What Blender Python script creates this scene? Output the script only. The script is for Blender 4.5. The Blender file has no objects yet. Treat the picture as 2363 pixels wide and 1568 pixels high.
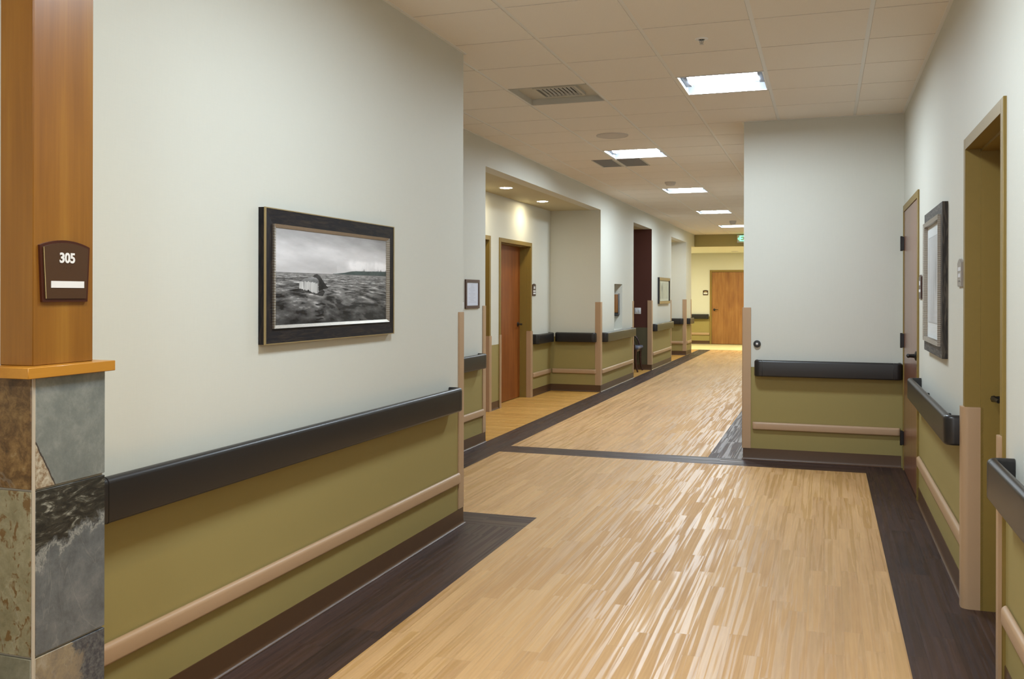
import bpy, bmesh, math, random
import numpy as np
from mathutils import Vector, Matrix
random.seed(7)
scene = bpy.context.scene
COL = scene.collection
PI = math.pi

# ------------------------------------------------------------------ constants
XL, XF, XR = -2.131, -3.098, 0.6125      # near left wall, far left wall, right wall
CEIL = 2.916
YC = 5.368                               # corner of the near left wall
YB = 8.2535                              # face of the wall block on the right
XB = -0.668                              # corridor side of that block
XA = -3.857                              # back wall of the door alcove
HD = 2.655                               # head height of openings
YE = 27.1                                # end wall
GX0, GY0, G = -1.6005, 5.187, 0.6096     # ceiling grid

# ------------------------------------------------------------------ node helpers
def mat(name):
    m = bpy.data.materials.new(name); m.use_nodes = True
    nt = m.node_tree; nt.nodes.clear()
    out = nt.nodes.new('ShaderNodeOutputMaterial')
    b = nt.nodes.new('ShaderNodeBsdfPrincipled')
    nt.links.new(b.outputs[0], out.inputs[0])
    return m, nt, b
def N(nt, t, **k):
    n = nt.nodes.new(t)
    for a, v in k.items():
        setattr(n, a, v)
    return n
def L(nt, a, b): nt.links.new(a, b)
def setv(b, **k):
    names = dict(color='Base Color', rough='Roughness', metal='Metallic', spec='Specular IOR Level', coat='Coat Weight', coatr='Coat Roughness', ior='IOR')
    for a, v in k.items():
        if a == 'color': v = (*v, 1)
        b.inputs[names[a]].default_value = v
def s2l(r, g, b):
    f = lambda c: (c/255/12.92) if c/255 <= .04045 else ((c/255+.055)/1.055)**2.4
    return (f(r), f(g), f(b))
def math_(nt, op, a, b=None, c=None):
    n = N(nt, 'ShaderNodeMath', operation=op)
    for i, v in enumerate((a, b, c)):
        if v is None: continue
        if isinstance(v, (int, float)): n.inputs[i].default_value = v
        else: L(nt, v, n.inputs[i])
    return n.outputs[0]
def pos(nt):
    g = N(nt, 'ShaderNodeNewGeometry')
    s = N(nt, 'ShaderNodeSeparateXYZ'); L(nt, g.outputs['Position'], s.inputs[0])
    return g.outputs['Position'], s.outputs
def mapping(nt, vec, scale=(1, 1, 1), loc=(0, 0, 0)):
    n = N(nt, 'ShaderNodeMapping'); L(nt, vec, n.inputs[0])
    n.inputs['Scale'].default_value = scale; n.inputs['Location'].default_value = loc
    return n.outputs[0]
def noise(nt, vec, scale, detail=3, rough=.5, dist=0):
    n = N(nt, 'ShaderNodeTexNoise'); L(nt, vec, n.inputs['Vector'])
    n.inputs['Scale'].default_value = scale; n.inputs['Detail'].default_value = detail
    n.inputs['Roughness'].default_value = rough; n.inputs['Distortion'].default_value = dist
    return n.outputs['Fac']
def ramp(nt, fac, stops, interp='LINEAR'):
    n = N(nt, 'ShaderNodeValToRGB'); L(nt, fac, n.inputs[0]); cr = n.color_ramp; cr.interpolation = interp
    while len(cr.elements) < len(stops): cr.elements.new(.5)
    for e, (p, c) in zip(cr.elements, stops):
        e.position = p; e.color = (*c, 1) if len(c) == 3 else c
    return n.outputs[0]
def mix(nt, fac, a, b, mode='MIX'):
    n = N(nt, 'ShaderNodeMix', data_type='RGBA', blend_type=mode)
    if isinstance(fac, (int, float)): n.inputs[0].default_value = fac
    else: L(nt, fac, n.inputs[0])
    for i, v in ((6, a), (7, b)):
        if isinstance(v, tuple): n.inputs[i].default_value = (*v, 1)
        else: L(nt, v, n.inputs[i])
    return n.outputs[2]
def bump(nt, b, h, strength=.2, dist=.002):
    n = N(nt, 'ShaderNodeBump'); L(nt, h, n.inputs['Height'])
    n.inputs['Strength'].default_value = strength; n.inputs['Distance'].default_value = dist
    L(nt, n.outputs[0], b.inputs['Normal'])
    return n

# ------------------------------------------------------------------ materials
M = {}
def simple(key, col, rough=.5, metal=0, spec=.5, nz=0, nscale=40, coat=0):
    m, nt, b = mat(key); setv(b, color=col, rough=rough, metal=metal, spec=spec, coat=coat)
    if nz:
        p, _ = pos(nt); f = noise(nt, p, nscale, 2)
        c = mix(nt, f, tuple(x*(1-nz) for x in col), tuple(min(1, x*(1+nz)) for x in col))
        L(nt, c, b.inputs['Base Color'])
    M[key] = m
    return m, nt, b
def wall_mat(key, upper, lower, split=.80):
    m, nt, b = mat(key); p, xyz = pos(nt)
    # woven wallcovering: fine vertical and horizontal threads
    v1 = noise(nt, mapping(nt, p, (420, 420, 14)), 1, 2)
    v2 = noise(nt, mapping(nt, p, (16, 16, 480)), 1, 2)
    w = math_(nt, 'ADD', v1, v2)
    big = noise(nt, p, 1.3, 2)
    var = math_(nt, 'MULTIPLY_ADD', w, .045, .955)
    var = math_(nt, 'MULTIPLY_ADD', big, .03, var)
    f = math_(nt, 'GREATER_THAN', xyz['Z'], split)
    c = mix(nt, f, lower, upper)
    c2 = N(nt, 'ShaderNodeVectorMath', operation='SCALE'); L(nt, c, c2.inputs[0]); L(nt, var, c2.inputs['Scale'])
    L(nt, c2.outputs[0], b.inputs['Base Color'])
    setv(b, rough=.62, spec=.3); bump(nt, b, w, .12, .0006)
    M[key] = m
CREAM = (.60, .59, .522); OLIVE = (.305, .240, .086)
wall_mat('wallcovering', CREAM, OLIVE)
wall_mat('maroon_wallcovering', (.080, .024, .015), (.10, .085, .045))
wall_mat('olive_paint', (.42, .36, .16), OLIVE)
simple('alcove_ceiling_paint', (.50, .44, .28), .7)
simple('yellow_soffit', (.90, .90, .82), .6)

def plank(key, axis, c_lo, c_hi, c_line, w, ln, rough0, rough1, streak=.5, bumpk=.25, spec=.5, figure=.35, coat=0):
    """vinyl plank floor; axis = direction the planks run"""
    m, nt, b = mat(key); p, xyz = pos(nt)
    u = xyz['Y'] if axis == 'Y' else xyz['X']; t = xyz['X'] if axis == 'Y' else xyz['Y']
    row = math_(nt, 'FLOOR', math_(nt, 'DIVIDE', t, w))
    wn = N(nt, 'ShaderNodeTexWhiteNoise', noise_dimensions='1D'); L(nt, row, wn.inputs['W'])
    off = math_(nt, 'MULTIPLY', wn.outputs['Value'], ln*3)
    uu = math_(nt, 'DIVIDE', math_(nt, 'ADD', u, off), ln)
    idx = math_(nt, 'FLOOR', uu)
    cb = N(nt, 'ShaderNodeCombineXYZ'); L(nt, row, cb.inputs[0]); L(nt, idx, cb.inputs[1])
    rn = N(nt, 'ShaderNodeTexWhiteNoise', noise_dimensions='2D'); L(nt, cb.outputs[0], rn.inputs['Vector'])
    rnd = rn.outputs['Value']
    # grain coordinates, shifted per plank
    cg = N(nt, 'ShaderNodeCombineXYZ')
    L(nt, math_(nt, 'ADD', math_(nt, 'MULTIPLY', u, 1.0), math_(nt, 'MULTIPLY', rnd, 37)), cg.inputs[1])
    L(nt, math_(nt, 'MULTIPLY', t, 1.0), cg.inputs[0]); L(nt, math_(nt, 'MULTIPLY', rnd, 11), cg.inputs[2])
    gv = cg.outputs[0]
    g1 = noise(nt, mapping(nt, gv, (60, 3.0, 1)), 1, 4, .6, .6)
    g2 = noise(nt, mapping(nt, gv, (16, 1.6, 1)), 1, 3, .5, 1.5)
    g3 = noise(nt, mapping(nt, gv, (220, 9, 1)), 1, 2)
    rings = N(nt, 'ShaderNodeTexWave', wave_type='BANDS', bands_direction='X'); L(nt, mapping(nt, gv, (9, .7, 1)), rings.inputs['Vector'])
    rings.inputs['Scale'].default_value = 2.2; rings.inputs['Distortion'].default_value = 6; rings.inputs['Detail'].default_value = 3; rings.inputs['Detail Scale'].default_value = 1.2
    f = math_(nt, 'ADD', math_(nt, 'MULTIPLY', rnd, .24), math_(nt, 'MULTIPLY', g2, figure))
    f = math_(nt, 'ADD', f, math_(nt, 'MULTIPLY', g1, .34))
    f = math_(nt, 'ADD', f, math_(nt, 'MULTIPLY', rings.outputs['Fac'], .08))
    c = ramp(nt, f, [(.15, c_lo), (.85, c_hi)])
    # joints
    ft = math_(nt, 'FRACT', math_(nt, 'DIVIDE', t, w)); fu = math_(nt, 'FRACT', uu)
    j1 = math_(nt, 'LESS_THAN', ft, .0012/w); j2 = math_(nt, 'LESS_THAN', fu, .0015/ln)
    j = math_(nt, 'MAXIMUM', j1, j2)
    c = mix(nt, math_(nt, 'MULTIPLY', j, .55), c, c_line)
    L(nt, c, b.inputs['Base Color'])
    # sheen differs from stripe to stripe of the printed plank
    sv = noise(nt, mapping(nt, gv, (42, .85, 1)), 1, 2, .5, .6)
    st = ramp(nt, sv, [(.44, (0, 0, 0)), (.54, (1, 1, 1))])
    st = math_(nt, 'ADD', math_(nt, 'MULTIPLY', st, streak), math_(nt, 'MULTIPLY', g3, .25))
    r = math_(nt, 'MULTIPLY_ADD', st, rough1-rough0, rough0)
    L(nt, r, b.inputs['Roughness'])
    setv(b, spec=spec, coat=coat)
    h = math_(nt, 'ADD', math_(nt, 'MULTIPLY', g1, .6), math_(nt, 'MULTIPLY', j, -1.5))
    bump(nt, b, h, bumpk, .0012)
    M[key] = m
LO, HI = (.375, .185, .052), (.61, .355, .135)
plank('maple_plank', 'Y', LO, HI, (.30, .16, .06), .0762, .914, .30, .72, 1.0, .045, 1.0)
plank('maple_plank_cross', 'X', (.40, .19, .035), (.60, .33, .08), (.30, .16, .06), .0762, .914, .30, .6, 1.0, .2, .4)
DLO, DHI = (.005, .003, .004), (.065, .032, .022)
plank('walnut_plank', 'Y', DLO, DHI, (.01, .006, .005), .127, .914, .36, .55, 1.0, .12, .32, .6)
plank('walnut_plank_cross', 'X', DLO, DHI, (.01, .006, .005), .10, .914, .36, .55, 1.0, .12, .32, .6)
plank('yellow_plank', 'X', (.62, .55, .30), (.72, .65, .40), (.4, .3, .1), .1524, 1.2, .3, .5, 1.0, .1, .4)

def wood(key, c0, c1, c2, rough=.3, scale=1.0, axis='Z', coat=.3, contrast=1.0, spec=.5):
    m, nt, b = mat(key); p, xyz = pos(nt)
    sc = {'Z': (22, 22, 1.3), 'Y': (22, 1.3, 22), 'X': (1.3, 22, 22)}[axis]
    q = mapping(nt, p, tuple(s*scale for s in sc))
    a = noise(nt, q, 1, 4, .55, .7)
    sc2 = {'Z': (4, 4, .9), 'Y': (4, .9, 4), 'X': (.9, 4, 4)}[axis]
    c = noise(nt, mapping(nt, p, sc2), 1.6, 3, .5, .6)
    sc3 = {'Z': (160, 160, 5), 'Y': (160, 5, 160), 'X': (5, 160, 160)}[axis]
    d = noise(nt, mapping(nt, p, sc3), 1, 2)
    f = math_(nt, 'ADD', math_(nt, 'MULTIPLY', a, .42*contrast), math_(nt, 'MULTIPLY', c, .42)); f = math_(nt, 'ADD', f, math_(nt, 'MULTIPLY', d, .16))
    L(nt, ramp(nt, f, [(.32, c0), (.5, c1), (.68, c2)]), b.inputs['Base Color'])
    setv(b, rough=rough, coat=coat, coatr=.2, spec=spec); bump(nt, b, d, .04, .0005)
    M[key] = m
wood('cherry_veneer', (.16, .040, .006), (.24, .068, .011), (.31, .100, .020), .4, coat=.1, spec=.35)
wood('honey_maple', (.18, .070, .009), (.235, .098, .013), (.30, .138, .020), .34, .7, coat=.25, spec=.35)
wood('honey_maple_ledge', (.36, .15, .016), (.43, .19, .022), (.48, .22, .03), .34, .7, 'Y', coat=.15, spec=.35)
wood('red_brown_door', (.17, .062, .032), (.22, .085, .045), (.27, .11, .06), .33, coat=.5)
wood('oak_door', (.19, .072, .016), (.27, .115, .027), (.36, .17, .05), .42, coat=.1)
wood('dark_chair_wood', (.03, .008, .006), (.045, .013, .010), (.06, .02, .014), .3)
wood('dispenser_wood', (.15, .055, .012), (.24, .095, .02), (.30, .13, .03), .4)

simple('dark_rail_vinyl', (.015, .013, .013), .34, nz=.08, nscale=900, spec=.5)
simple('tan_vinyl', (.42, .27, .155), .42, nz=.05, nscale=500)
simple('tan_vinyl_end', (.44, .285, .17), .42)
simple('base_vinyl', (.085, .040, .016), .38, nz=.08, nscale=60)
simple('olive_frame_paint', (.235, .155, .036), .42, nz=.04, nscale=30, spec=.35)
simple('black_metal', (.012, .010, .010), .32, metal=.3)
simple('bronze_metal', (.02, .014, .012), .35, metal=.5)
simple('white_plastic', (.70, .70, .70), .4)
simple('reflector_paint', (.20, .21, .225), .4)
simple('end_plate_paint', (.10, .105, .12), .5)
simple('white_paint_metal', (.78, .78, .78), .35)
simple('grid_metal', (.78, .77, .74), .4)
simple('dark_void', (.015, .015, .018), .8)
simple('grille_grey', (.17, .17, .18), .6)
simple('tile_speaker', (.58, .54, .50), .6)
simple('steel', (.5, .5, .5), .3, metal=.9)
simple('black_rubber', (.02, .02, .02), .5)
simple('sign_brown', (.060, .028, .013), .28, nz=.06, nscale=20)
simple('sign_back_brown', (.05, .010, .004), .3)
simple('sign_white', (.72, .72, .74), .4)
simple('sign_gold', (.55, .42, .20), .3, metal=.4)
simple('sign_taupe', (.24, .20, .165), .3)
simple('seat_vinyl', (.13, .14, .19), .3)
simple('paper', (.62, .64, .72), .6)
simple('paper_grey', (.45, .46, .52), .7)
simple('brown_frame', (.075, .030, .018), .35)
simple('gold_brown_frame', (.28, .17, .05), .35)
simple('black_frame', (.014, .012, .013), .35)
simple('gold_trim', (.40, .30, .14), .35, metal=.5)
simple('mat_cream', (.62, .62, .48), .7)
simple('mat_white', (.60, .61, .60), .7)
simple('grout', (.44, .38, .30), .8)
simple('door_gap', (.02, .014, .01), .8)

# ceiling tile: mineral fibre with fine pores
m, nt, b = mat('ceiling_tile'); p, xyz = pos(nt)
f1 = noise(nt, p, 330, 2, .6); f2 = noise(nt, p, 2.5, 2)
L(nt, mix(nt, f1, (.77, .71, .635), (.88, .825, .75)), b.inputs['Base Color']); setv(b, rough=.85, spec=.2); bump(nt, b, f1, .25, .001); M['ceiling_tile'] = m

# picture frame wood: dark, bruised blue-black with brown streaks
def frame_wood(key, axis, base=(.007, .006, .008), hi=(.040, .027, .019)):
    m, nt, b = mat(key); p, xyz = pos(nt)
    sc = {'Y': (60, 9, 75), 'Z': (60, 75, 9)}[axis]
    f = noise(nt, mapping(nt, p, sc), 1, 5, .6, 1.2)
    L(nt, ramp(nt, f, [(.45, base), (.72, hi)]), b.inputs['Base Color']); setv(b, rough=.5, coat=.0, spec=.25)
    bump(nt, b, f, .3, .0015); M[key] = m
frame_wood('distressed_wood_h', 'Y'); frame_wood('distressed_wood_v', 'Z')
frame_wood('grey_wood_h', 'Y', (.045, .042, .04), (.17, .15, .13)); frame_wood('grey_wood_v', 'Z', (.022, .018, .015), (.10, .08, .06))
# ribbed silver liner
def ribbed(key, axis, c=(.40, .36, .31)):
    m, nt, b = mat(key); p, xyz = pos(nt)
    s = math_(nt, 'SINE', math_(nt, 'MULTIPLY', xyz[axis], 2*PI/.011))
    f = noise(nt, p, 60, 2)
    cc = mix(nt, math_(nt, 'MULTIPLY_ADD', s, .16, .22), c, (.22, .17, .11))
    L(nt, cc, b.inputs['Base Color']); setv(b, rough=.35, metal=.55); bump(nt, b, s, .4, .001); M[key] = m
ribbed('silver_liner_h', 'Y'); ribbed('silver_liner_v', 'Z')

# slates
def slate(key, cols, scale=9, detail=10, dist=.35, rough=.42, extra=None, seed=0, pores=None):
    m, nt, b = mat(key); p, xyz = pos(nt)
    q = mapping(nt, p, (1, 1, 1), (seed*3.1, seed*1.7, seed*2.3))
    f = noise(nt, q, scale, detail, .70, dist); fine = noise(nt, q, 70, 6, .7)
    ff = math_(nt, 'ADD', math_(nt, 'MULTIPLY', f, .78), math_(nt, 'MULTIPLY', fine, .22))
    c = ramp(nt, ff, cols)
    if pores:
        pv = noise(nt, mapping(nt, q, (1, 1, .7)), 48, 3, .6, .6)
        c = mix(nt, ramp(nt, pv, [(.56, (0, 0, 0)), (.63, (1, 1, 1))]), c, pores)
    # pale veins
    vn = noise(nt, mapping(nt, q, (3, 3, 1.4)), 1.6, 4, .5, .8)
    vein = math_(nt, 'LESS_THAN', math_(nt, 'ABSOLUTE', math_(nt, 'SUBTRACT', vn, .5)), .0035)
    c = mix(nt, math_(nt, 'MULTIPLY', vein, .10), c, (.42, .42, .38))
    if extra: c = extra(nt, c, p, xyz, f, fine)
    L(nt, c, b.inputs['Base Color']); setv(b, rough=rough, spec=.5)
    bump(nt, b, ff, .5, .004); M[key] = m
def ex_top(nt, c, p, xyz, f, fine):
    # beige chipped corner at the lower near side of the tile
    d = math_(nt, 'ADD', math_(nt, 'MULTIPLY', math_(nt, 'SUBTRACT', xyz['Y'], 1.758), 1.9), math_(nt, 'SUBTRACT', xyz['Z'], .942))
    d = math_(nt, 'ADD', d, math_(nt, 'MULTIPLY', math_(nt, 'SUBTRACT', f, .5), .05))
    k = math_(nt, 'LESS_THAN', d, .135); e = math_(nt, 'LESS_THAN', math_(nt, 'ABSOLUTE', math_(nt, 'SUBTRACT', d, .135)), .004)
    c = mix(nt, k, c, ramp(nt, fine, [(.40, (.22, .15, .09)), (.52, (.36, .31, .23)), (.66, (.48, .44, .36))]))
    return mix(nt, e, c, (.05, .04, .035))
def ex_mid(nt, c, p, xyz, f, fine):
    # near-black band across the top third with a pale ragged edge
    d = math_(nt, 'SUBTRACT', xyz['Z'], math_(nt, 'ADD', .765, math_(nt, 'MULTIPLY', math_(nt, 'SUBTRACT', xyz['Y'], 1.758), .30)))
    d = math_(nt, 'ADD', d, math_(nt, 'MULTIPLY', math_(nt, 'SUBTRACT', f, .5), .22))
    swirl = noise(nt, mapping(nt, p, (5, 5, 16)), 2.4, 6, .6, 2.2)
    dark = ramp(nt, swirl, [(.40, (.010, .011, .010)), (.56, (.035, .033, .026)), (.64, (.12, .12, .10)), (.72, (.30, .30, .26))])
    c = mix(nt, ramp(nt, d, [(0, (0, 0, 0)), (.02, (1, 1, 1))]), c, dark)
    e = ramp(nt, math_(nt, 'ABSOLUTE', math_(nt, 'SUBTRACT', d, -.004)), [(0, (1, 1, 1)), (.010, (0, 0, 0))])
    return mix(nt, math_(nt, 'MULTIPLY', math_(nt, 'MULTIPLY', e, .8), fine), c, (.45, .45, .40))
def ex_low(nt, c, p, xyz, f, fine):
    d = math_(nt, 'ADD', math_(nt, 'SUBTRACT', xyz['Y'], 1.90), math_(nt, 'MULTIPLY', math_(nt, 'SUBTRACT', f, .5), .25))
    return mix(nt, ramp(nt, d, [(0, (0, 0, 0)), (.02, (1, 1, 1))]), c, ramp(nt, fine, [(.4, (.035, .040, .055)), (.62, (.11, .115, .12))]))
slate('slate_blue_grey', [(.30, (.10, .115, .115)), (.50, (.165, .18, .17)), (.72, (.28, .29, .27))], 8, extra=ex_top)
slate('slate_dark_band', [(.30, (.060, .066, .072)), (.52, (.115, .125, .132)), (.75, (.20, .20, .20))], 14, extra=ex_mid, seed=1)
slate('slate_mixed_rust', [(.30, (.08, .045, .025)), (.42, (.17, .14, .11)), (.55, (.25, .20, .13)), (.72, (.36, .33, .28))], 14, extra=ex_low, seed=2)
slate('slate_rust', [(.30, (.028, .014, .006)), (.45, (.095, .048, .015)), (.58, (.20, .115, .04)), (.72, (.30, .27, .17))], 22, seed=3)
slate('slate_olive_tan', [(.30, (.13, .11, .06)), (.48, (.21, .185, .11)), (.62, (.28, .25, .16)), (.78, (.36, .33, .25))], 12, seed=4, pores=(.14, .08, .03))
slate('slate_olive_low', [(.30, (.09, .085, .06)), (.5, (.17, .16, .11)), (.75, (.28, .26, .20))], 10, seed=5)

def emis(key, col, st):
    m, nt, b = mat(key); nt.nodes.remove(b)
    e = N(nt, 'ShaderNodeEmission'); e.inputs[0].default_value = (*col, 1); e.inputs[1].default_value = st
    L(nt, e.outputs[0], [n for n in nt.nodes if n.type == 'OUTPUT_MATERIAL'][0].inputs[0]); M[key] = m
emis('lit_diffuser', (.76, .89, 1.0), 62)
emis('lit_downlight', (1, .89, .62), 75)
emis('lit_warm', (1, .95, .64), 340)
emis('exit_green', (.15, 1, .40), 1.6)

# ------------------------------------------------------------------ mesh builder
ORI = {}
class MB:
    def __init__(s): s.v = []; s.f = []; s.m = []; s.mats = []; s.sm = []
    def mi(s, k):
        if k not in s.mats: s.mats.append(k)
        return s.mats.index(k)
    def add(s, vs, fs, k=None, smooth=False):
        o = len(s.v); s.v += [tuple(v) for v in vs]; i = s.mi(k) if k else 0
        for f in fs: s.f.append([o+a for a in f]); s.m.append(i); s.sm.append(smooth)
    def box(s, x0, x1, y0, y1, z0, z1, k=None, bev=0, seg=2):
        x0, x1 = min(x0, x1), max(x0, x1); y0, y1 = min(y0, y1), max(y0, y1); z0, z1 = min(z0, z1), max(z0, z1)
        if bev:
            bm = bmesh.new(); bmesh.ops.create_cube(bm, size=1)
            for v in bm.verts: v.co = Vector(((x0+x1)/2+v.co.x*(x1-x0), (y0+y1)/2+v.co.y*(y1-y0), (z0+z1)/2+v.co.z*(z1-z0)))
            bmesh.ops.bevel(bm, geom=bm.edges[:], offset=bev, segments=seg, profile=.5, affect='EDGES')
            bm.verts.index_update()
            s.add([v.co for v in bm.verts], [[v.index for v in f.verts] for f in bm.faces], k); bm.free(); return s
        vs = [(x, y, z) for z in (z0, z1) for y in (y0, y1) for x in (x0, x1)]
        s.add(vs, [(0, 2, 3, 1), (4, 5, 7, 6), (0, 1, 5, 4), (2, 6, 7, 3), (0, 4, 6, 2), (1, 3, 7, 5)], k); return s
    def prism(s, poly, ax, a, b, k=None):
        """poly of 2D points extruded along axis ax from a to b. ax x:(y,z) y:(x,z) z:(x,y)"""
        def P(p, t): return {'x': (t, p[0], p[1]), 'y': (p[0], t, p[1]), 'z': (p[0], p[1], t)}[ax]
        n = len(poly); vs = [P(p, a) for p in poly]+[P(p, b) for p in poly]
        s.add(vs, [list(range(n)), list(range(2*n-1, n-1, -1))]+[[i, (i+1) % n, n+(i+1) % n, n+i] for i in range(n)], k); return s
    def cyl(s, c, r, h, ax='z', n=24, k=None, r2=None, smooth=True):
        r2 = r if r2 is None else r2; vs = []
        for t, rr in ((0, r), (h, r2)):
            for i in range(n):
                a = 2*PI*i/n; p, q = rr*math.cos(a), rr*math.sin(a)
                vs.append({'z': (c[0]+p, c[1]+q, c[2]+t), 'y': (c[0]+p, c[1]+t, c[2]+q), 'x': (c[0]+t, c[1]+p, c[2]+q)}[ax])
        s.add(vs, [[i, (i+1) % n, n+(i+1) % n, n+i] for i in range(n)], k, smooth)
        s.add(vs, [list(range(n-1, -1, -1)), list(range(n, 2*n))], k); return s
    def lathe(s, c, prof, ax='z', n=32, k=None, closed_ends=True):
        vs = []
        for r, t in prof:
            for i in range(n):
                a = 2*PI*i/n; p, q = r*math.cos(a), r*math.sin(a)
                vs.append({'z': (c[0]+p, c[1]+q, c[2]+t), 'y': (c[0]+p, c[1]+t, c[2]+q), 'x': (c[0]+t, c[1]+p, c[2]+q)}[ax])
        fs = [[j*n+i, j*n+(i+1) % n, (j+1)*n+(i+1) % n, (j+1)*n+i] for j in range(len(prof)-1) for i in range(n)]
        s.add(vs, fs, k, True)
        if closed_ends:
            s.add(vs, [list(range(n-1, -1, -1)), list(range((len(prof)-1)*n, len(prof)*n))], k)
        return s
    def sweep(s, path, prof, k=None, smooth=True, side=1, cap=True):
        """sweep closed profile [(u,z)] along a 2D path; u is measured along the path's normal (left when side=1)"""
        P = [Vector(p) for p in path]; n = len(P); m = len(prof); vs = []
        for i in range(n):
            d0 = (P[i]-P[i-1]).normalized() if i else (P[1]-P[0]).normalized()
            d1 = (P[i+1]-P[i]).normalized() if i < n-1 else d0
            n0 = Vector((-d0.y, d0.x))*side; n1 = Vector((-d1.y, d1.x))*side
            nn = (n0+n1).normalized(); sc = 1/max(.3, nn.dot(n0))
            for u, z in prof: vs.append((P[i].x+nn.x*u*sc, P[i].y+nn.y*u*sc, z))
        fs = [[i*m+j, i*m+(j+1) % m, (i+1)*m+(j+1) % m, (i+1)*m+j] for i in range(n-1) for j in range(m)]
        s.add(vs, fs, k, smooth)
        if cap: s.add(vs, [list(range(m-1, -1, -1)), list(range((n-1)*m, n*m))], k)
        return s
    def tube(s, pts, r, k=None, n=10, radii=None):
        P = [Vector(p) for p in pts]; vs = []
        for i, p in enumerate(P):
            d = (P[min(i+1, len(P)-1)]-P[max(i-1, 0)]).normalized()
            a = d.orthogonal().normalized() if abs(d.z) > .99 else d.cross(Vector((0, 0, 1))).normalized(); b = d.cross(a)
            rr = radii[i] if radii else r
            for j in range(n):
                t = 2*PI*j/n; vs.append(p+a*rr*math.cos(t)+b*rr*math.sin(t))
        m = len(P)
        s.add(vs, [[i*n+j, i*n+(j+1) % n, (i+1)*n+(j+1) % n, (i+1)*n+j] for i in range(m-1) for j in range(n)], k, True)
        s.add(vs, [list(range(n-1, -1, -1)), list(range((m-1)*n, m*n))], k); return s
    def build(s, name, k=None, parent=None, org=None):
        if not s.mats: s.mats = [k]
        if parent is not None: o3 = ORI[parent.name]
        elif org is not None: o3 = org
        else:
            xs = np.array(s.v); o3 = ((xs[:, 0].min()+xs[:, 0].max())/2, (xs[:, 1].min()+xs[:, 1].max())/2, xs[:, 2].min())
        me = bpy.data.meshes.new(name)
        me.from_pydata([(v[0]-o3[0], v[1]-o3[1], v[2]-o3[2]) for v in s.v], [], s.f)
        for q in s.mats: me.materials.append(M[q])
        me.polygons.foreach_set('material_index', s.m); me.polygons.foreach_set('use_smooth', s.sm)
        bm = bmesh.new(); bm.from_mesh(me); bmesh.ops.remove_doubles(bm, verts=bm.verts, dist=1e-5)
        bmesh.ops.recalc_face_normals(bm, faces=bm.faces); bm.to_mesh(me); bm.free()
        try: me.set_sharp_from_angle(angle=math.radians(40))
        except Exception: pass
        me.update()
        o = bpy.data.objects.new(name, me); COL.objects.link(o)
        if parent is not None: o.parent = parent
        else: o.location = o3
        ORI[o.name] = o3
        return o
def B(): return MB()
def struct(o): o['kind'] = 'structure'; return o
def tag(o, label, cat, group=None):
    o['label'] = label; o['category'] = cat
    if group: o['group'] = group
    return o
def thing(name, loc, label=None, cat=None, group=None):
    o = bpy.data.objects.new(name, None); o.empty_display_size = .1; COL.objects.link(o); o.location = loc; ORI[o.name] = tuple(loc)
    if label: tag(o, label, cat, group)
    return o
def dup(root, loc, label, group):
    r = root.copy(); COL.objects.link(r); r.location = loc; r['label'] = label; r['group'] = group
    for ch in list(root.children):
        c = ch.copy(); COL.objects.link(c); c.parent = r
        for g in list(ch.children):
            d = g.copy(); COL.objects.link(d); d.parent = c
    return r

# ------------------------------------------------------------------ the shell
# floor: one slab, its surface divided into vinyl fields
xs = [-6.2, XF, -2.79, XL, -1.735, -0.97, XB, .31, .90, 2.2]
ys = [-4.2, YC, 5.654, 7.925, YB, 22.87, 24.3, 24.36, 26.55, 26.62, YE+.2]
fl = B()
for i in range(len(xs)-1):
    for j in range(len(ys)-1):
        x, y = (xs[i]+xs[i+1])/2, (ys[j]+ys[j+1])/2
        if y > 24.36: k = 'walnut_plank_cross' if 26.55 < y < 26.62 else 'yellow_plank'
        elif y > 24.3: k = 'walnut_plank_cross'
        elif x < XF: k = 'maple_plank_cross'
        elif y > YB: k = 'walnut_plank' if (x < -2.79 or (-.97 < x < XB)) else 'maple_plank'
        elif y > 7.925: k = 'walnut_plank' if (x < -2.79 or x > .31) else 'walnut_plank_cross'
        elif y > 5.654: k = 'walnut_plank' if (x < -2.79 or x > .31) else 'maple_plank'
        elif y > YC: k = 'walnut_plank_cross' if x < -1.735 else ('walnut_plank' if x > .31 else 'maple_plank')
        else: k = 'walnut_plank' if (x < -1.735 or x > .31) else 'maple_plank'
        fl.add([(xs[i], ys[j], 0), (xs[i+1], ys[j], 0), (xs[i+1], ys[j+1], 0), (xs[i], ys[j+1], 0)], [(0, 1, 2, 3)], k)
fl.box(-6.2, 2.2, -4.2, YE+.2, -.12, -.001, 'base_vinyl')
struct(fl.build('floor'))

# light cells of the grid: (kx, ky)
main_lights = [(1, 2), (1, -4), (1, -10)]; far_lights = [(-1, 7), (-1, 13), (-1, 19), (-1, 25)]
LC = [(GX0+a*G, GY0+b*G) for a, b in main_lights+far_lights]
vent_c = (GX0-G, GY0+2*G)
holes = LC+[vent_c]
ce = B()
bx = sorted(set([-6.2, 2.2, XF-.1]+[GX0+k*G for k in range(-3, 5)]))
by = sorted(set([-4.2, 23.45]+[GY0+k*G for k in range(-15, 30)]))
for i in range(len(bx)-1):
    for j in range(len(by)-1):
        if any(abs(bx[i]-h[0]) < .01 and abs(by[j]-h[1]) < .01 for h in holes): continue
        x0, x1, y0, y1 = bx[i], bx[i+1], by[j], by[j+1]
        if x1 <= XF-.05: continue
        e = .0125; ex = .0055
        # tegular tile: face hangs a touch below the tee on the long sides
        ce.box(x0+e, x1-e, y0+ex, y1-ex, CEIL, CEIL+.02, 'ceiling_tile')
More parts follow.
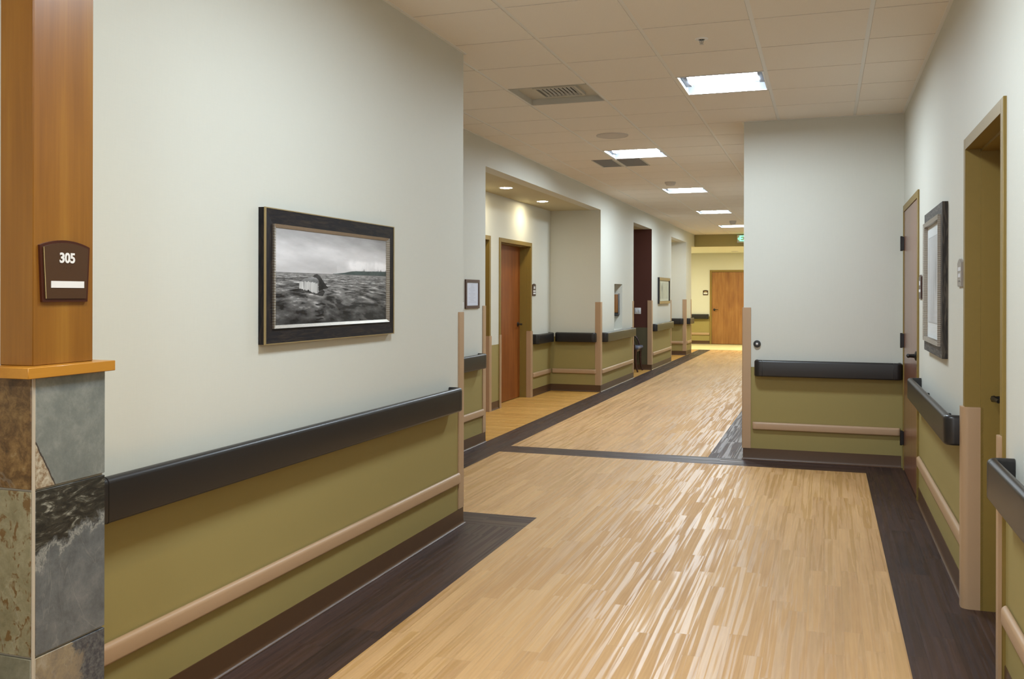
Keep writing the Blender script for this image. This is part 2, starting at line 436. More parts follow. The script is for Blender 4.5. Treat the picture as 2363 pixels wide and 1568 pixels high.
for x in bx:
    if XF-.2 < x < 2.1: ce.box(x-.012, x+.012, -4.2, 23.45, CEIL+.004, CEIL+.03, 'grid_metal')
for y in by:
    for i in range(len(bx)-1):
        if bx[i+1] <= XF-.05: continue
        ce.box(bx[i]+.012, bx[i+1]-.012, y-.010, y+.010, CEIL+.0175, CEIL+.03, 'grille_grey')
struct(ce.build('ceiling'))
tr = B(); w = .02
tr.box(XL-.0, XL+w, -4, YC+.012, CEIL-.003, CEIL+.004, 'grid_metal').box(XR-w, XR, -4, YB, CEIL-.003, CEIL+.004, 'grid_metal')
tr.box(XB-.012, XR-w, YB-w, YB, CEIL-.003, CEIL+.004, 'grid_metal').box(XF, XF+w, YC, 23.45, CEIL-.003, CEIL+.004, 'grid_metal')
tr.box(XF, XL+.012, YC, YC+w, CEIL-.003, CEIL+.004, 'grid_metal').box(XB-w, XB, YB, 23.45, CEIL-.003, CEIL+.004, 'grid_metal')
struct(tr.build('trim_1'))
rf = B().box(-6.4, 2.4, -4.4, YE+.4, CEIL+.30, CEIL+.36, 'dark_void'); struct(rf.build('ceiling'))

WC = 'wallcovering'; TOP = CEIL+.3
# near left wall (a solid block up to the return)
struct(B().box(XF-.15, XL, 2.0, YC, 0, TOP, WC).build('wall_left'))
struct(B().box(-2.6, -1.94, 1.80, 2.0, 0, TOP, WC).box(-2.75, -2.6, -4.2, 2.0, 0, TOP, WC).build('wall_left_near'))
# far left wall with its openings
AL0, AL1 = 8.385, 13.222; M0, M1 = 15.67, 17.425; D0, D1 = 19.765, 21.98
w1 = B()
w1.box(XF-.15, XF, YC, AL0, 0, TOP, WC)
w1.box(XF-.15, XF, AL0, AL1, HD, TOP, WC)
NY0, NY1, NZ0, NZ1 = 14.155, 14.75, .872, 1.588
w1.box(XF-.6, XF, AL1, NY0, 0, TOP, WC).box(XF-.6, XF, NY1, M0, 0, TOP, WC)
w1.box(XF-.6, XF, NY0, NY1, 0, NZ0, WC).box(XF-.6, XF, NY0, NY1, NZ1, TOP, WC).box(XF-.6, XF-.28, NY0, NY1, NZ0, NZ1, WC)
w1.box(XF-.15, XF, M0, M1, HD, TOP, WC)
w1.box(XF-.9, XF, M1+.01, D0, 0, TOP, WC)
w1.box(XF-.15, XF, D0, D1, HD, TOP, WC)
w1.box(XF-.9, XF, D1, 22.87, 0, TOP, WC).box(XF-.1, XF, 22.87, 23.45, 2.62, TOP, WC)
struct(w1.build('wall_left_far'))
# door alcove
DA0, DA1, DAH = 10.975, 12.222, 2.082      # alcove door opening
DB0, DB1 = 9.30, 10.553
w2 = B()
w2.box(XA-.3, XF-.15, AL0-.15, AL0, 0, HD+.1, WC)
w2.box(XA-.3, XF-.6, AL1, AL1+.15, 0, HD+.1, WC)
for a, b_ in ((AL0, DB0), (DB1, DA0), (DA1, AL1)): w2.box(XA-.3, XA, a, b_, 0, HD+.1, WC)
for a, b_ in ((DB0, DB1), (DA0, DA1)): w2.box(XA-.3, XA, a, b_, DAH, HD+.1, WC)
struct(w2.build('wall_alcove'))
struct(B().box(XA-.3, XF-.15, AL0-.1, AL1+.1, HD, HD+.1, 'alcove_ceiling_paint').box(-6, XF-.15, M0-.1, M1+.1, HD, HD+.1, 'alcove_ceiling_paint').box(XA-.3, XF-.15, D0-.1, D1+.1, HD, HD+.1, 'alcove_ceiling_paint').build('ceiling_alcove'))
# dark red recess
struct(B().box(-5.2, XF-.003, M1, M1+.01, 0, HD, 'maroon_wallcovering').box(-5.2, XF-.9, M1+.01, M1+.2, 0, TOP, WC).box(-5.35, -5.2, M0-.2, M1+.2, 0, TOP, WC).box(-5.2, XF-.6, M0-.15, M0, 0, TOP, WC).build('wall_recess'))
# third recess
struct(B().box(XA-.3, XA, D0-.1, D1+.1, 0, HD+.1, WC).box(XA-.2, XF-.9, D0-.15, D0, 0, HD+.1, WC).box(XA-.2, XF-.9, D1, D1+.15, 0, HD+.1, WC).build('wall_recess_far'))
# cross corridor at the end
SZ = 2.62
struct(B().box(-6.1, 2.1, YE, YE+.15, 0, TOP, WC).build('wall_end'))
struct(B().box(-6.2, -6.05, 22.7, YE+.1, 0, TOP, WC).box(-6.1, XF-.9, 22.72, 22.87, 0, TOP, WC).build('wall_cross_corridor'))
struct(B().box(-6.1, 2.1, 23.55, YE, SZ, SZ+.05, 'yellow_soffit').box(-6.1, XF-.9, 23.46, 23.55, SZ, SZ+.05, 'yellow_soffit').box(-6.1, XF-.1, 22.87, 23.46, SZ, SZ+.05, 'yellow_soffit').box(XB+.002, 2.1, 22.87, 23.46, SZ, SZ+.05, 'yellow_soffit').build('ceiling_soffit'))
struct(B().box(XF-.9, XB+.5, 23.45, 23.55, SZ, TOP, 'olive_paint').build('wall_header'))
# right block
struct(B().box(XB, XR+.15, YB, 22.87, 0, TOP, WC).box(1.95, 2.1, 22.87, YE, 0, TOP, WC).box(XR, 2.1, 22.72, 22.87, 0, TOP, WC).build('wall_front'))
# right wall with two door openings
R10, R11, RH = 6.995, 8.165, 2.10
R20, R21 = 3.755, 4.655
w3 = B(); T3 = .18
for a, b_ in ((-4.2, R20), (R21, R10), (R11, YB)): w3.box(XR, XR+T3, a, b_, 0, TOP, WC)
w3.box(XR, XR+T3, R20, R21, 2.085, TOP, WC).box(XR, XR+T3, R10, R11, RH, TOP, WC)
struct(w3.build('wall_right'))
struct(B().box(-2.7, XR+T3, -4.2, -4.05, 0, TOP, WC).build('wall_back'))

# ------------------------------------------------------------------ baseboards
BP = [(0, 0), (.016, 0), (.016, .0025), (.010, .006), (.006, .012), (.0045, .022), (.0035, .10), (0, .10)]
def base(name, path, side):
    o = B().sweep(path, BP, 'base_vinyl', True, side).build(name); return struct(o)
base('baseboard_left', [(XL, 2.0), (XL, YC), (XF, YC), (XF, AL0), (XA, AL0), (XA, DB0-.05)], -1)
base('baseboard_alcove', [(XA, DB1+.05), (XA, DA0-.05)], -1)
base('baseboard_left_far', [(XA, DA1+.05), (XA, AL1), (XF, AL1), (XF, M0), (-5.2, M0), (-5.2, M1), (XF, M1), (XF, D0), (XA, D0), (XA, D1), (XF, D1), (XF, 22.87), (-6.05, 22.87), (-6.05, YE), (-3.145, YE)], -1)
base('baseboard_front', [(XR-.02, YB), (XB, YB), (XB, 22.87), (1.9, 22.87)], 1)
base('baseboard_right', [(XR, R21+.05), (XR, R10-.05)], 1)
base('baseboard_right_near', [(XR, -4.0), (XR, R20-.05)], 1)
base('baseboard_end', [(-2.05, YE), (1.9, YE)], -1)

# ------------------------------------------------------------------ rails, bumpers, guards
def rr(u0, u1, z0, z1, rt, rb, n=4):
    """rounded profile: outer face at u1, inner at u0"""
    p = [(u0, z0)]
    for i in range(n+1):
        a = -PI/2+PI/2*i/n; p.append((u1-rb+rb*math.cos(a), z0+rb+rb*math.sin(a)))
    for i in range(n+1):
        a = PI/2*i/n; p.append((u1-rt+rt*math.cos(a), z1-rt+rt*math.sin(a)))
    for i in range(n+1):
        a = PI/2+PI/2*i/n; p.append((u0+rt*.6+rt*.6*math.cos(a), z1-rt*.6+rt*.6*math.sin(a)))
    return p
def frame_pt(origin, along, normal):
    o = Vector(origin); a = Vector(along); n = Vector(normal)
    return lambda s, u: tuple(o+a*s+n*u)
def handrail(origin, along, normal, s0, s1, label, ends=(1, 1), z0=.726, z1=.866, off=.09):
    """origin on the wall line; s runs along, normal points into the corridor"""
    F = frame_pt(origin, along, normal); a = Vector(along); n = Vector(normal)
    side = 1 if (-a.y*n.x+a.x*n.y) > 0 else -1
    mid = F((s0+s1)/2, off/2)
    root = thing('handrail', (mid[0], mid[1], z0), label, 'handrail', 'dark handrails along the corridor walls')
    P = rr(-.034, 0, z0, z1, .019, .012, 5)
    cap = .07
    a0 = s0+(cap if ends[0] else 0); a1 = s1-(cap if ends[1] else 0)
    B().sweep([F(a0, off), F(a1, off)], P, 'dark_rail_vinyl', True, side).build('rail', None, root)
    R = .045
    for e, (se, sg) in enumerate(((s0, 1), (s1, -1))):
        if not ends[e]: continue
        pts = [F(se, .002), F(se, off-R)]
        for i in range(1, 7):
            t = PI/2*i/6; pts.append(F(se+sg*R*(1-math.cos(t)), off-R+R*math.sin(t)))
        pts.append(F(se+sg*(cap-.002), off))
        if sg < 0: pts = pts[::-1]
        B().sweep(pts, P, 'dark_rail_vinyl', True, side).build('end_cap', None, root)
    L_ = s1-s0; nb = max(1, int(L_/.8))
    for i in range(nb):
        s = s0+L_*(i+.5)/nb; br = B()
        p0 = F(s-.02, 0); p1 = F(s+.02, off-.03)
        br.box(p0[0], p1[0], p0[1], p1[1], z1-.125, z1-.07, 'black_metal', .004)
        p0 = F(s-.012, 0); p1 = F(s+.012, .02)
        br.box(p0[0], p1[0], p0[1], p1[1], z1-.07, z1-.050, 'black_metal', .003)
        br.build('bracket', None, root)
    return root
def bumper(origin, along, normal, s0, s1, label, z0=.264, z1=.330, off=.026):
    F = frame_pt(origin, along, normal); a = Vector(along); n = Vector(normal)
    side = 1 if (-a.y*n.x+a.x*n.y) > 0 else -1
    mid = F((s0+s1)/2, off/2)
    root = thing('bumper_rail', (mid[0], mid[1], z0), label, 'bumper rail', 'tan bumper rails low on the corridor walls')
    def prof(o): return rr(0, o, z0, z1, min(.018, o*.8), min(.010, o*.5))
    c = .03
    B().sweep([F(s0+c, 0), F(s1-c, 0)], prof(off), 'tan_vinyl', True, side, cap=False).build('rail', None, root)
    for se, sg in ((s0, 1), (s1, -1)):
        mb = B(); rings = []; P0 = prof(off)
        for t, sc in ((c, 1), (.012, .96), (.004, .80), (0, .45)):
            ring = []
            for u, z in P0:
                zz = (z0+z1)/2+(z-(z0+z1)/2)*(.80+.20*sc)
                q = F(se+sg*t, u*sc); ring.append((q[0], q[1], zz))
            rings.append(ring)
        m_ = len(P0); vs = [v for r_ in rings for v in r_]
        mb.add(vs, [[i*m_+j, i*m_+(j+1) % m_, (i+1)*m_+(j+1) % m_, (i+1)*m_+j] for i in range(3) for j in range(m_)]+[list(range(3*m_, 4*m_))], 'tan_vinyl_end', True)
        mb.build('end_cap', None, root)
    return root
def guard(corner, d1, d2, label, z0=.10, z1=1.312, leg=.078, leg2=None, rad=.010, t=.004, prot=.008):
    """corner guard: corner point, legs run along d1 and d2 over the two wall faces (faces look along -d2 and -d1)"""
    c = Vector(corner); a = Vector(d1); b_ = Vector(d2); leg2 = leg2 or leg
    # outer line offset by prot from both faces
    out = []; inn = []
    oc = c-a*prot-b_*prot
    out.append(oc+a*(leg+prot)); 
    for i in range(7):
        th = PI/2*i/6; out.append(oc+a*rad*(1-math.sin(th))+b_*rad*(1-math.cos(th)))
    out.append(oc+b_*(leg2+prot))
    inn = [c+b_*leg2, c, c+a*leg]
    poly = [(p.x, p.y) for p in out+inn]
    root = thing('corner_guard', (c.x, c.y, z0), label, 'corner guard', 'tan corner guards')
    B().prism(poly, 'z', z0, z1-.006, 'tan_vinyl').build('guard', None, root)
    B().prism(poly, 'z', z1-.006, z1, 'tan_vinyl_end').build('top_cap', None, root)
    return root
Yd, Xd = (0, 1), (1, 0)
LW, FW, RW = ((XL, 0), Yd, (1, 0)), ((XF, 0), Yd, (1, 0)), ((XR, 0), Yd, (-1, 0))
AW, BW, EW = ((XA, 0), Yd, (1, 0)), ((0, YB), Xd, (0, -1)), ((0, YE), Xd, (0, -1))
handrail(*LW, 2.0, 5.17, 'long dark handrail along the near left wall, ending at its corner', (0, 1))
B().sweep([(XL+.09, 2.262), (XL+.09, 2.268)], rr(-.035, .0012, .7255, .8672, .019, .012, 5), 'dark_rail_vinyl', True, -1).build('seam_cover', None, bpy.data.objects['handrail'])
bumper(*LW, 2.0, 5.285, 'long tan bumper rail low on the near left wall')
guard((XL, YC), (0, -1), (-1, 0), 'tan corner guard at the end of the near left wall', z0=.104)
handrail(*FW, 7.0, 8.215, 'short dark handrail below the small framed notice')
bumper(*FW, 6.9, 8.31, 'short tan bumper rail below the framed notice')
guard((XF, AL0), (0, -1), (-1, 0), 'tan corner guard between the framed notice and the door alcove')
guard((XF, AL1), (0, 1), (-1, 0), 'tan corner guard on the far corner of the door alcove', leg=.078)
handrail(*AW, 12.34, 13.14, 'dark handrail on the alcove back wall right of the alcove door', (1, 1))
bumper(*AW, 12.34, 13.19, 'short tan bumper rail right of the alcove door')
handrail((0, AL1), Xd, (0, -1), XA+.09, XF-.055, 'dark handrail on the side wall of the door alcove')
bumper((0, AL1), Xd, (0, -1), XA+.03, XF-.06, 'tan bumper rail on the side wall of the door alcove')
handrail(*FW, 13.30, 15.49, 'dark handrail under the wall niche')
bumper(*FW, 13.30, 15.60, 'tan bumper rail under the wall niche')
guard((XF, M0), (0, -1), (-1, 0), 'tan corner guard on the near side of the dark red recess')
guard((XF, M1), (0, 1), (-1, 0), 'tan corner guard on the far side of the dark red recess')
handrail(*FW, 17.53, 19.60, 'dark handrail below the black framed picture')
bumper(*FW, 17.53, 19.70, 'tan bumper rail below the black framed picture')
guard((XF, D0), (0, -1), (-1, 0), 'tan corner guard on the near side of the third recess')
guard((XF, D1), (0, 1), (-1, 0), 'tan corner guard on the far side of the third recess')
handrail((0, D1), Xd, (0, -1), XA+.09, XF-.055, 'dark handrail inside the third recess')
bumper((0, D1), Xd, (0, -1), XA+.03, XF-.06, 'tan bumper rail inside the third recess')
handrail(*FW, 22.08, 22.80, 'very short dark handrail at the far end of the left wall')
bumper(*FW, 22.08, 22.80, 'very short tan bumper rail at the far end of the left wall')
guard((XF, 22.87), (0, -1), (-1, 0), 'tan corner guard at the last corner before the end corridor')
handrail(*EW, -4.5, -3.17, 'dark handrail on the yellow end wall left of the door')
bumper(*EW, -4.5, -3.15, 'tan bumper rail on the yellow end wall')
handrail(*BW, -.575, .60, 'dark handrail on the wall facing the camera')
bumper(*BW, -.592, .585, 'tan bumper rail on the wall facing the camera')
guard((XB, YB), (1, 0), (0, 1), 'tan corner guard on the left edge of the wall facing the camera', leg=.062, prot=.012)
handrail(*RW, 4.715, 6.80, 'dark handrail on the right wall below the framed print')
bumper(*RW, 4.70, 6.86, 'tan bumper rail on the right wall below the framed print')
handrail(*RW, .3, 3.56, 'dark handrail at the right edge of the picture', (1, 1))
bumper(*RW, .3, 3.66, 'tan bumper rail at the right edge of the picture')
guard((XR-.012, R21), (0, 1), (1, 0), 'low tan corner guard on the far jamb of the olive doorway', z0=0, z1=.915, leg=.052, leg2=.075, rad=.03, prot=.014)
guard((XR-.012, R20), (0, -1), (1, 0), 'low tan corner guard on the near jamb of the olive doorway', z0=0, z1=.915, leg=.045, leg2=.06, rad=.012, prot=.012)
guard((XA+.01, DB1), (0, 1), (-1, 0), 'low tan corner guard on the partly hidden doorway of the alcove', z0=0, z1=.915, leg=.055, prot=.012)
guard((XA+.01, DA0), (0, -1), (-1, 0), 'low tan corner guard left of the alcove door', z0=0, z1=.915, leg=.05, prot=.010)
guard((XA+.01, DA1), (0, 1), (-1, 0), 'low tan corner guard right of the alcove door', z0=0, z1=.915, leg=.06, prot=.012)

# ------------------------------------------------------------------ doors
def lever(parent, base, n, along, k='black_metal', rr_=.033):
    """base on the slab face; n out of the door; along direction of the lever"""
    b0 = Vector(base); n = Vector(n); a = Vector(along); h = B()
    ax = 'x' if abs(n.x) > .5 else 'y'; sg = n.x+n.y
    h.lathe(tuple(b0), [(rr_, 0), (rr_, .006*sg), (rr_*.8, .011*sg), (.014, .014*sg), (.012, .045*sg), (.015, .05*sg), (.012, .062*sg)], ax, 20, k)
    p0 = b0+n*.055; p1 = p0+a*.03; p2 = p0+a*.115-n*.004
    h.tube([p0, p1, (p1+p2)/2, p2], .009, k, 10, [.011, .010, .009, .0075])
    return h.build('handle', None, parent)
def door_frame(y0, y1, z1, X, nsg, depth, parent, fw=.05, prot=.012, stop=True):
    """hollow metal frame on a wall X=const; nsg = corridor direction; goes into the wall by depth"""
    f = B(); k = 'olive_frame_paint'; xo = X+nsg*prot; xi = X-nsg*depth
    f.box(xo, X-nsg*.02, y0-fw, y0, 0, z1+fw, k, .002, 1).box(xo, X-nsg*.02, y1, y1+fw, 0, z1+fw, k, .002, 1).box(xo, X-nsg*.02, y0, y1, z1, z1+fw, k, .002, 1)
    t = .012
    f.box(xo, xi, y0-.002, y0+.002, 0, z1, k).box(xo, xi, y1-.002, y1+.002, 0, z1, k).box(xo, xi, y0, y1, z1-.002, z1+.002, k)
    if stop:
        s0 = X-nsg*.052
        f.box(s0, xi, y0, y0+.014, 0, z1, k).box(s0, xi, y1-.014, y1, 0, z1, k).box(s0, xi, y0, y1, z1-.014, z1, k)
    return f.build('frame', None, parent)
# door 1: closed door on the right wall by the corner
d = struct(thing('door_1', (XR, (R10+R11)/2, 0))); d['label'] = 'closed brown wooden door with black hinges on the right wall'
door_frame(R10, R11, RH, XR, -1, .12, d, stop=False)
B().box(XR-.006, XR+.038, R10+.004, R11-.004, .008, RH-.004, 'red_brown_door', .002, 1).build('slab', None, d)
lever(d, (XR-.006, 7.075, .995), (-1, 0, 0), (0, 1, 0))
for z in (.261, 1.053, 1.841):
    hg = B(); yh = R11-.0
    hg.cyl((XR-.026, yh+.004, z-.06), .0095, .12, 'z', 12, 'black_metal')
    hg.box(XR-.034, XR-.006, yh-.010, yh+.018, z-.055, z+.055, 'black_metal', .002, 1)
    hg.build('hinge', None, d)
# door 2: recessed olive doorway
d = struct(thing('door_2', (XR, (R20+R21)/2, 0))); d['label'] = 'olive painted doorway recess on the right wall'
door_frame(R20, R21, 2.085, XR, -1, .19, d)
B().box(XR+.148, XR+.19, R20+.014, R21-.014, .008, 2.07, 'olive_frame_paint').build('slab', None, d)
lever(d, (XR+.148, 4.585, .962), (-1, 0, 0), (0, -1, 0))
# door 3: cherry door in the alcove
d = struct(thing('door_3', (XA, (DA0+DA1)/2, 0))); d['label'] = 'cherry wood door with black lever in the alcove'
door_frame(DA0, DA1, DAH, XA, 1, .20, d)
B().box(XA-.145, XA-.19, DA0+.014, DA1-.014, .008, DAH-.014, 'cherry_veneer').build('slab', None, d)
lever(d, (XA-.145, 12.12, 1.01), (1, 0, 0), (0, -1, 0))
# door 4: the next, mostly hidden doorway of the alcove
d = struct(thing('door_4', (XA, (DB0+DB1)/2, 0))); d['label'] = 'partly hidden doorway in the alcove'
door_frame(DB0, DB1, DAH, XA, 1, .20, d)
B().box(XA-.145, XA-.19, DB0+.014, DB1-.014, .008, DAH-.014, 'cherry_veneer').build('slab', None, d)
lever(d, (XA-.145, 10.45, 1.01), (1, 0, 0), (0, -1, 0))
# door 5: oak door on the end wall
E0, E1 = -3.085, -2.08
d = struct(thing('door_5', ((E0+E1)/2, YE, 0))); d['label'] = 'oak door on the yellow end wall'
f = B(); k = 'olive_frame_paint'
f.box(E0-.055, E0, YE-.02, YE+.02, 0, 2.13, k, .002, 1).box(E1, E1+.055, YE-.02, YE+.02, 0, 2.13, k, .002, 1).box(E0, E1, YE-.02, YE+.02, 2.075, 2.13, k, .002, 1)
f.build('frame', None, d)
B().box(E0, E1, YE-.010, YE-.001, .008, 2.075, 'door_gap').box(E0+.006, E1-.006, YE-.014, YE-.008, .014, 2.067, 'oak_door').build('slab', None, d)
lever(d, (E0+.075, YE-.014, .995), (0, -1, 0), (1, 0, 0))

# ------------------------------------------------------------------ pilaster at the left edge
PX, PY0, PY1 = -1.815, 1.758, 1.997
p_ = thing('door_pilaster', (PX-.1, (PY0+PY1)/2, 0), 'honey wood and slate pilaster with room number, at the left edge', 'pilaster')
c = .02
B().box(-1.94, PX-c, PY0+c, PY1-c-.002, 1.243, CEIL, 'honey_maple', .002, 1).build('wood_casing', None, p_)
B().box(-1.94, PX+.018, PY0-.030, PY1+.018, 1.216, 1.243, 'honey_maple_ledge', .0015, 1).build('ledge', None, p_)
sl = B(); XI = -1.94
sl.box(XI, PX-.008, PY0+.008, PY1-.001, 0, 1.216, 'grout')
g_ = .0022
rows = [(.944, 1.216), (.538, .940), (.132, .534), (0, .128)]
for (z0, z1), kr, kl in zip(rows, ('slate_blue_grey', 'slate_dark_band', 'slate_mixed_rust', 'slate_blue_grey'), ('slate_rust', 'slate_olive_tan', 'slate_olive_low', 'slate_rust')):
    sl.box(PX-.009, PX, PY0+.010, PY1, z0+.001, z1-.001, kr, .0012, 1)
    sl.box(XI, PX-.005, PY0, PY0+.009, z0+.001, z1-.001, kl, .0012, 1)
sl.box(PX-.004, PX-.0005, PY0+.0015, PY0+.0095, 0, 1.216, 'grout')
sl.build('slate_tiles', None, p_)

def text_mesh(txt, size, name, k, parent, origin, right, up, ext=.001, bold=0, align='CENTER'):
    cu = bpy.data.curves.new(name, 'FONT'); cu.body = txt; cu.size = size; cu.extrude = ext; cu.align_x = align; cu.align_y = 'CENTER'; cu.offset = bold
    tmp = bpy.data.objects.new('tmp', cu); COL.objects.link(tmp)
    dg = bpy.context.evaluated_depsgraph_get(); me = bpy.data.meshes.new_from_object(tmp.evaluated_get(dg))
    COL.objects.unlink(tmp); bpy.data.objects.remove(tmp)
    r, u = Vector(right), Vector(up); n = r.cross(u); o3 = ORI[parent.name] if parent is not None else origin
    for v in me.vertices:
        w_ = Vector(origin)+r*v.co.x+u*v.co.y+n*v.co.z-Vector(o3); v.co = w_
    me.materials.clear(); me.materials.append(M[k]); me.update()
    o = bpy.data.objects.new(name, me); COL.objects.link(o); o.parent = parent; ORI[o.name] = o3
    return o
def sign_shape(w_top, w_bot, h, rise, n=12):
    pts = [(-w_bot/2, -h/2), (w_bot/2, -h/2)]
    for i in range(n+1):
        t = 1-2*i/n; pts.append((w_top/2*t, h/2+rise*(1-t*t)))
    return pts
SX = PX-c
s_ = thing('room_number_sign', (SX, 1.875, 1.40), 'arched brown room sign reading 305 on the wood pilaster', 'sign')
cy, cz = 1.874, 1.4705
def pl(pts, k, x0, x1, name, cy=cy, cz=cz, parent=s_): return B().prism([(cy+a, cz+b) for a, b in pts], 'x', x0, x1, k).build(name, None, parent)
pl(sign_shape(.163, .148, .141, .015), 'sign_back_brown', SX, SX+.007, 'backing')
pl([(a, b+.002) for a, b in sign_shape(.147, .132, .128, .013)], 'sign_brown', SX+.007, SX+.010, 'face')
pl([(-.0735, .066), (-.0718, .066), (-.0640, -.062), (-.0660, -.062)], 'sign_gold', SX+.007, SX+.0104, 'gold_edge')
B().box(SX+.010, SX+.0112, 1.824, 1.932, 1.4355, 1.4525, 'sign_white').build('name_slot', None, s_)
text_mesh('305', .0345, 'room_number', 'sign_white', s_, (SX+.0105, 1.876, 1.510), (0, 1, 0), (0, 0, 1), .0008, .0011)
br = B()
for q in (-.012, -.009, -.002, .003, .010, .013): br.lathe((SX+.010, 1.876+q, 1.4865+(.002 if int(q*1000) % 2 else -.001)), [(.0009, 0), (.0006, .0006)], 'x', 8, 'sign_brown')
br.build('braille', None, s_)

def small_sign(name, cx, X, cz, w, h, nsg, label, k='sign_brown', bars=(), rise=.0, right=None, plane='x'):
    """small wall sign. plane x: on X=const wall, cx = centre y; plane y: on Y=const, cx = centre x, X = wall y"""
    loc = (X, cx, cz-h/2) if plane == 'x' else (cx, X, cz-h/2)
    t = thing(name, loc, label, 'sign')
    B().prism([(cx+a, cz+b) for a, b in sign_shape(w, w*.96, h, rise)], plane, X, X+nsg*.008, 'sign_back_brown' if k == 'sign_brown' else k).build('backing', None, t)
    B().prism([(cx+a*.9, cz+b*.92) for a, b in sign_shape(w, w*.96, h, rise)], plane, X+nsg*.008, X+nsg*.010, k).build('face', None, t)
    for (a0, a1, b0, b1, kk) in bars:
        if plane == 'x': B().box(X+nsg*.0098, X+nsg*.0112, cx+a0, cx+a1, cz+b0, cz+b1, kk).build('text_bar', None, t)
        else: B().box(cx+a0, cx+a1, X+nsg*.0098, X+nsg*.0112, cz+b0, cz+b1, kk).build('text_bar', None, t)
    return t
small_sign('room_sign', 12.39, XA, 1.478, .155, .155, 1, 'small brown room sign right of the cherry alcove door', rise=.015, bars=((-.03, .03, .020, .055, 'sign_white'), (-.055, .055, -.020, 0, 'sign_white'), (-.055, .055, -.052, -.032, 'sign_white')))
small_sign('room_sign', -3.262, YE, 1.475, .150, .135, -1, 'small brown room sign on the yellow end wall', rise=.012, plane='y', bars=((-.035, .035, .018, .040, 'sign_gold'), (-.055, .055, -.035, .008, 'sign_white')))
small_sign('room_sign', 6.80, XR, 1.472, .155, .150, -1, 'thin brown sign beside the framed print, next to the closed door', rise=.012, bars=((-.03, .03, .015, .045, 'sign_white'), (-.05, .05, -.03, -.012, 'sign_white')))
bars = []
for row_, (zz, n_) in enumerate(((.026, 5), (-.004, 4))):
    for i in range(n_): bars.append((-.045+i*.019+row_*.01, -.045+i*.019+row_*.01+.006+.005*(i % 2), zz-.009, zz+.009, 'sign_white'))
bars.append((-.03, .02, -.033, -.029, 'bronze_metal'))
small_sign('room_sign', 4.86, XR, 1.520, .150, .115, -1, 'taupe arched sign with white lettering beside the olive doorway', k='sign_taupe', rise=.018, bars=bars)

# ------------------------------------------------------------------ whale picture on the near left wall
def image_plane(name, w, h, nx, ny, fn, place, parent, rough=.25, coat=0):
    """flat print: colours of the artwork stored per vertex; place(u,v)->world"""
    vs = []; cols = []
    U, V = np.meshgrid(np.linspace(0, 1, nx), np.linspace(0, 1, ny))
    C = fn(U, V)
    o3 = ORI[parent.name]
    for j in range(ny):
        for i in range(nx):
            p = place(U[j, i], V[j, i]); vs.append((p[0]-o3[0], p[1]-o3[1], p[2]-o3[2]))
    fs = [(j*nx+i, j*nx+i+1, (j+1)*nx+i+1, (j+1)*nx+i) for j in range(ny-1) for i in range(nx-1)]
    me = bpy.data.meshes.new(name); me.from_pydata(vs, [], fs)
    ca = me.color_attributes.new('print', 'FLOAT_COLOR', 'POINT')
    flat = np.ones((ny*nx, 4), np.float32); flat[:, :3] = C.reshape(-1, 3); ca.data.foreach_set('color', flat.ravel())
    m, nt, b = mat(name); at = N(nt, 'ShaderNodeAttribute', attribute_name='print'); L(nt, at.outputs['Color'], b.inputs['Base Color']); setv(b, rough=rough, spec=.3)
    me.materials.append(m); o = bpy.data.objects.new(name, me); COL.objects.link(o); o.parent = parent; ORI[o.name] = o3
    return o
rng = np.random.default_rng(5)
def vnoise(x, y, seed=0):
    r = np.random.default_rng(seed).random((64, 64))
    xi = np.floor(x).astype(int); yi = np.floor(y).astype(int); fx = x-xi; fy = y-yi
    fx = fx*fx*(3-2*fx); fy = fy*fy*(3-2*fy)
    g = lambda a, b: r[a % 64, b % 64]
    return (g(xi, yi)*(1-fx)+g(xi+1, yi)*fx)*(1-fy)+(g(xi, yi+1)*(1-fx)+g(xi+1, yi+1)*fx)*fy
def fbm(x, y, o=4, seed=0):
    s = 0; a = .5; t = 0
    for i in range(o): s = s+a*vnoise(x*2**i, y*2**i, seed+i); t += a; a *= .55
    return s/t
def inpoly(U, V, poly):
    ins = np.zeros(U.shape, bool); n = len(poly)
    for i in range(n):
        (x0, y0), (x1, y1) = poly[i], poly[(i+1) % n]
        c_ = ((y0 > V) != (y1 > V)) & (U < (x1-x0)*(V-y0)/((y1-y0) if y1 != y0 else 1e-9)+x0); ins ^= c_
    return ins
def smooth(x, a, b):
    t = np.clip((x-a)/(b-a), 0, 1); return t*t*(3-2*t)
WH = dict(stock=[(0.291, 0.511), (0.304, 0.531), (0.326, 0.541), (0.347, 0.524), (0.369, 0.486), (0.39, 0.446), (0.413, 0.406), (0.426, 0.397), (0.417, 0.384), (0.377, 0.374), (0.343, 0.349), (0.339, 0.401), (0.343, 0.446), (0.339, 0.466), (0.326, 0.494)],
 lobe=[(0.196, 0.461), (0.225, 0.486), (0.258, 0.499), (0.291, 0.504), (0.317, 0.499), (0.339, 0.474), (0.345, 0.434), (0.326, 0.438), (0.291, 0.450), (0.241, 0.458), (0.2, 0.455)],
 fall=[(0.184, 0.451), (0.208, 0.464), (0.258, 0.459), (0.3, 0.454), (0.334, 0.436), (0.339, 0.344), (0.309, 0.344), (0.258, 0.372), (0.208, 0.382), (0.182, 0.392)],
 shadow=[(0.176, 0.382), (0.258, 0.372), (0.334, 0.339), (0.377, 0.374), (0.395, 0.344), (0.377, 0.299), (0.343, 0.304), (0.258, 0.332), (0.09, 0.354)],
 refl=[(0.356, 0.209), (0.352, 0.087), (0.352, 0.047)])
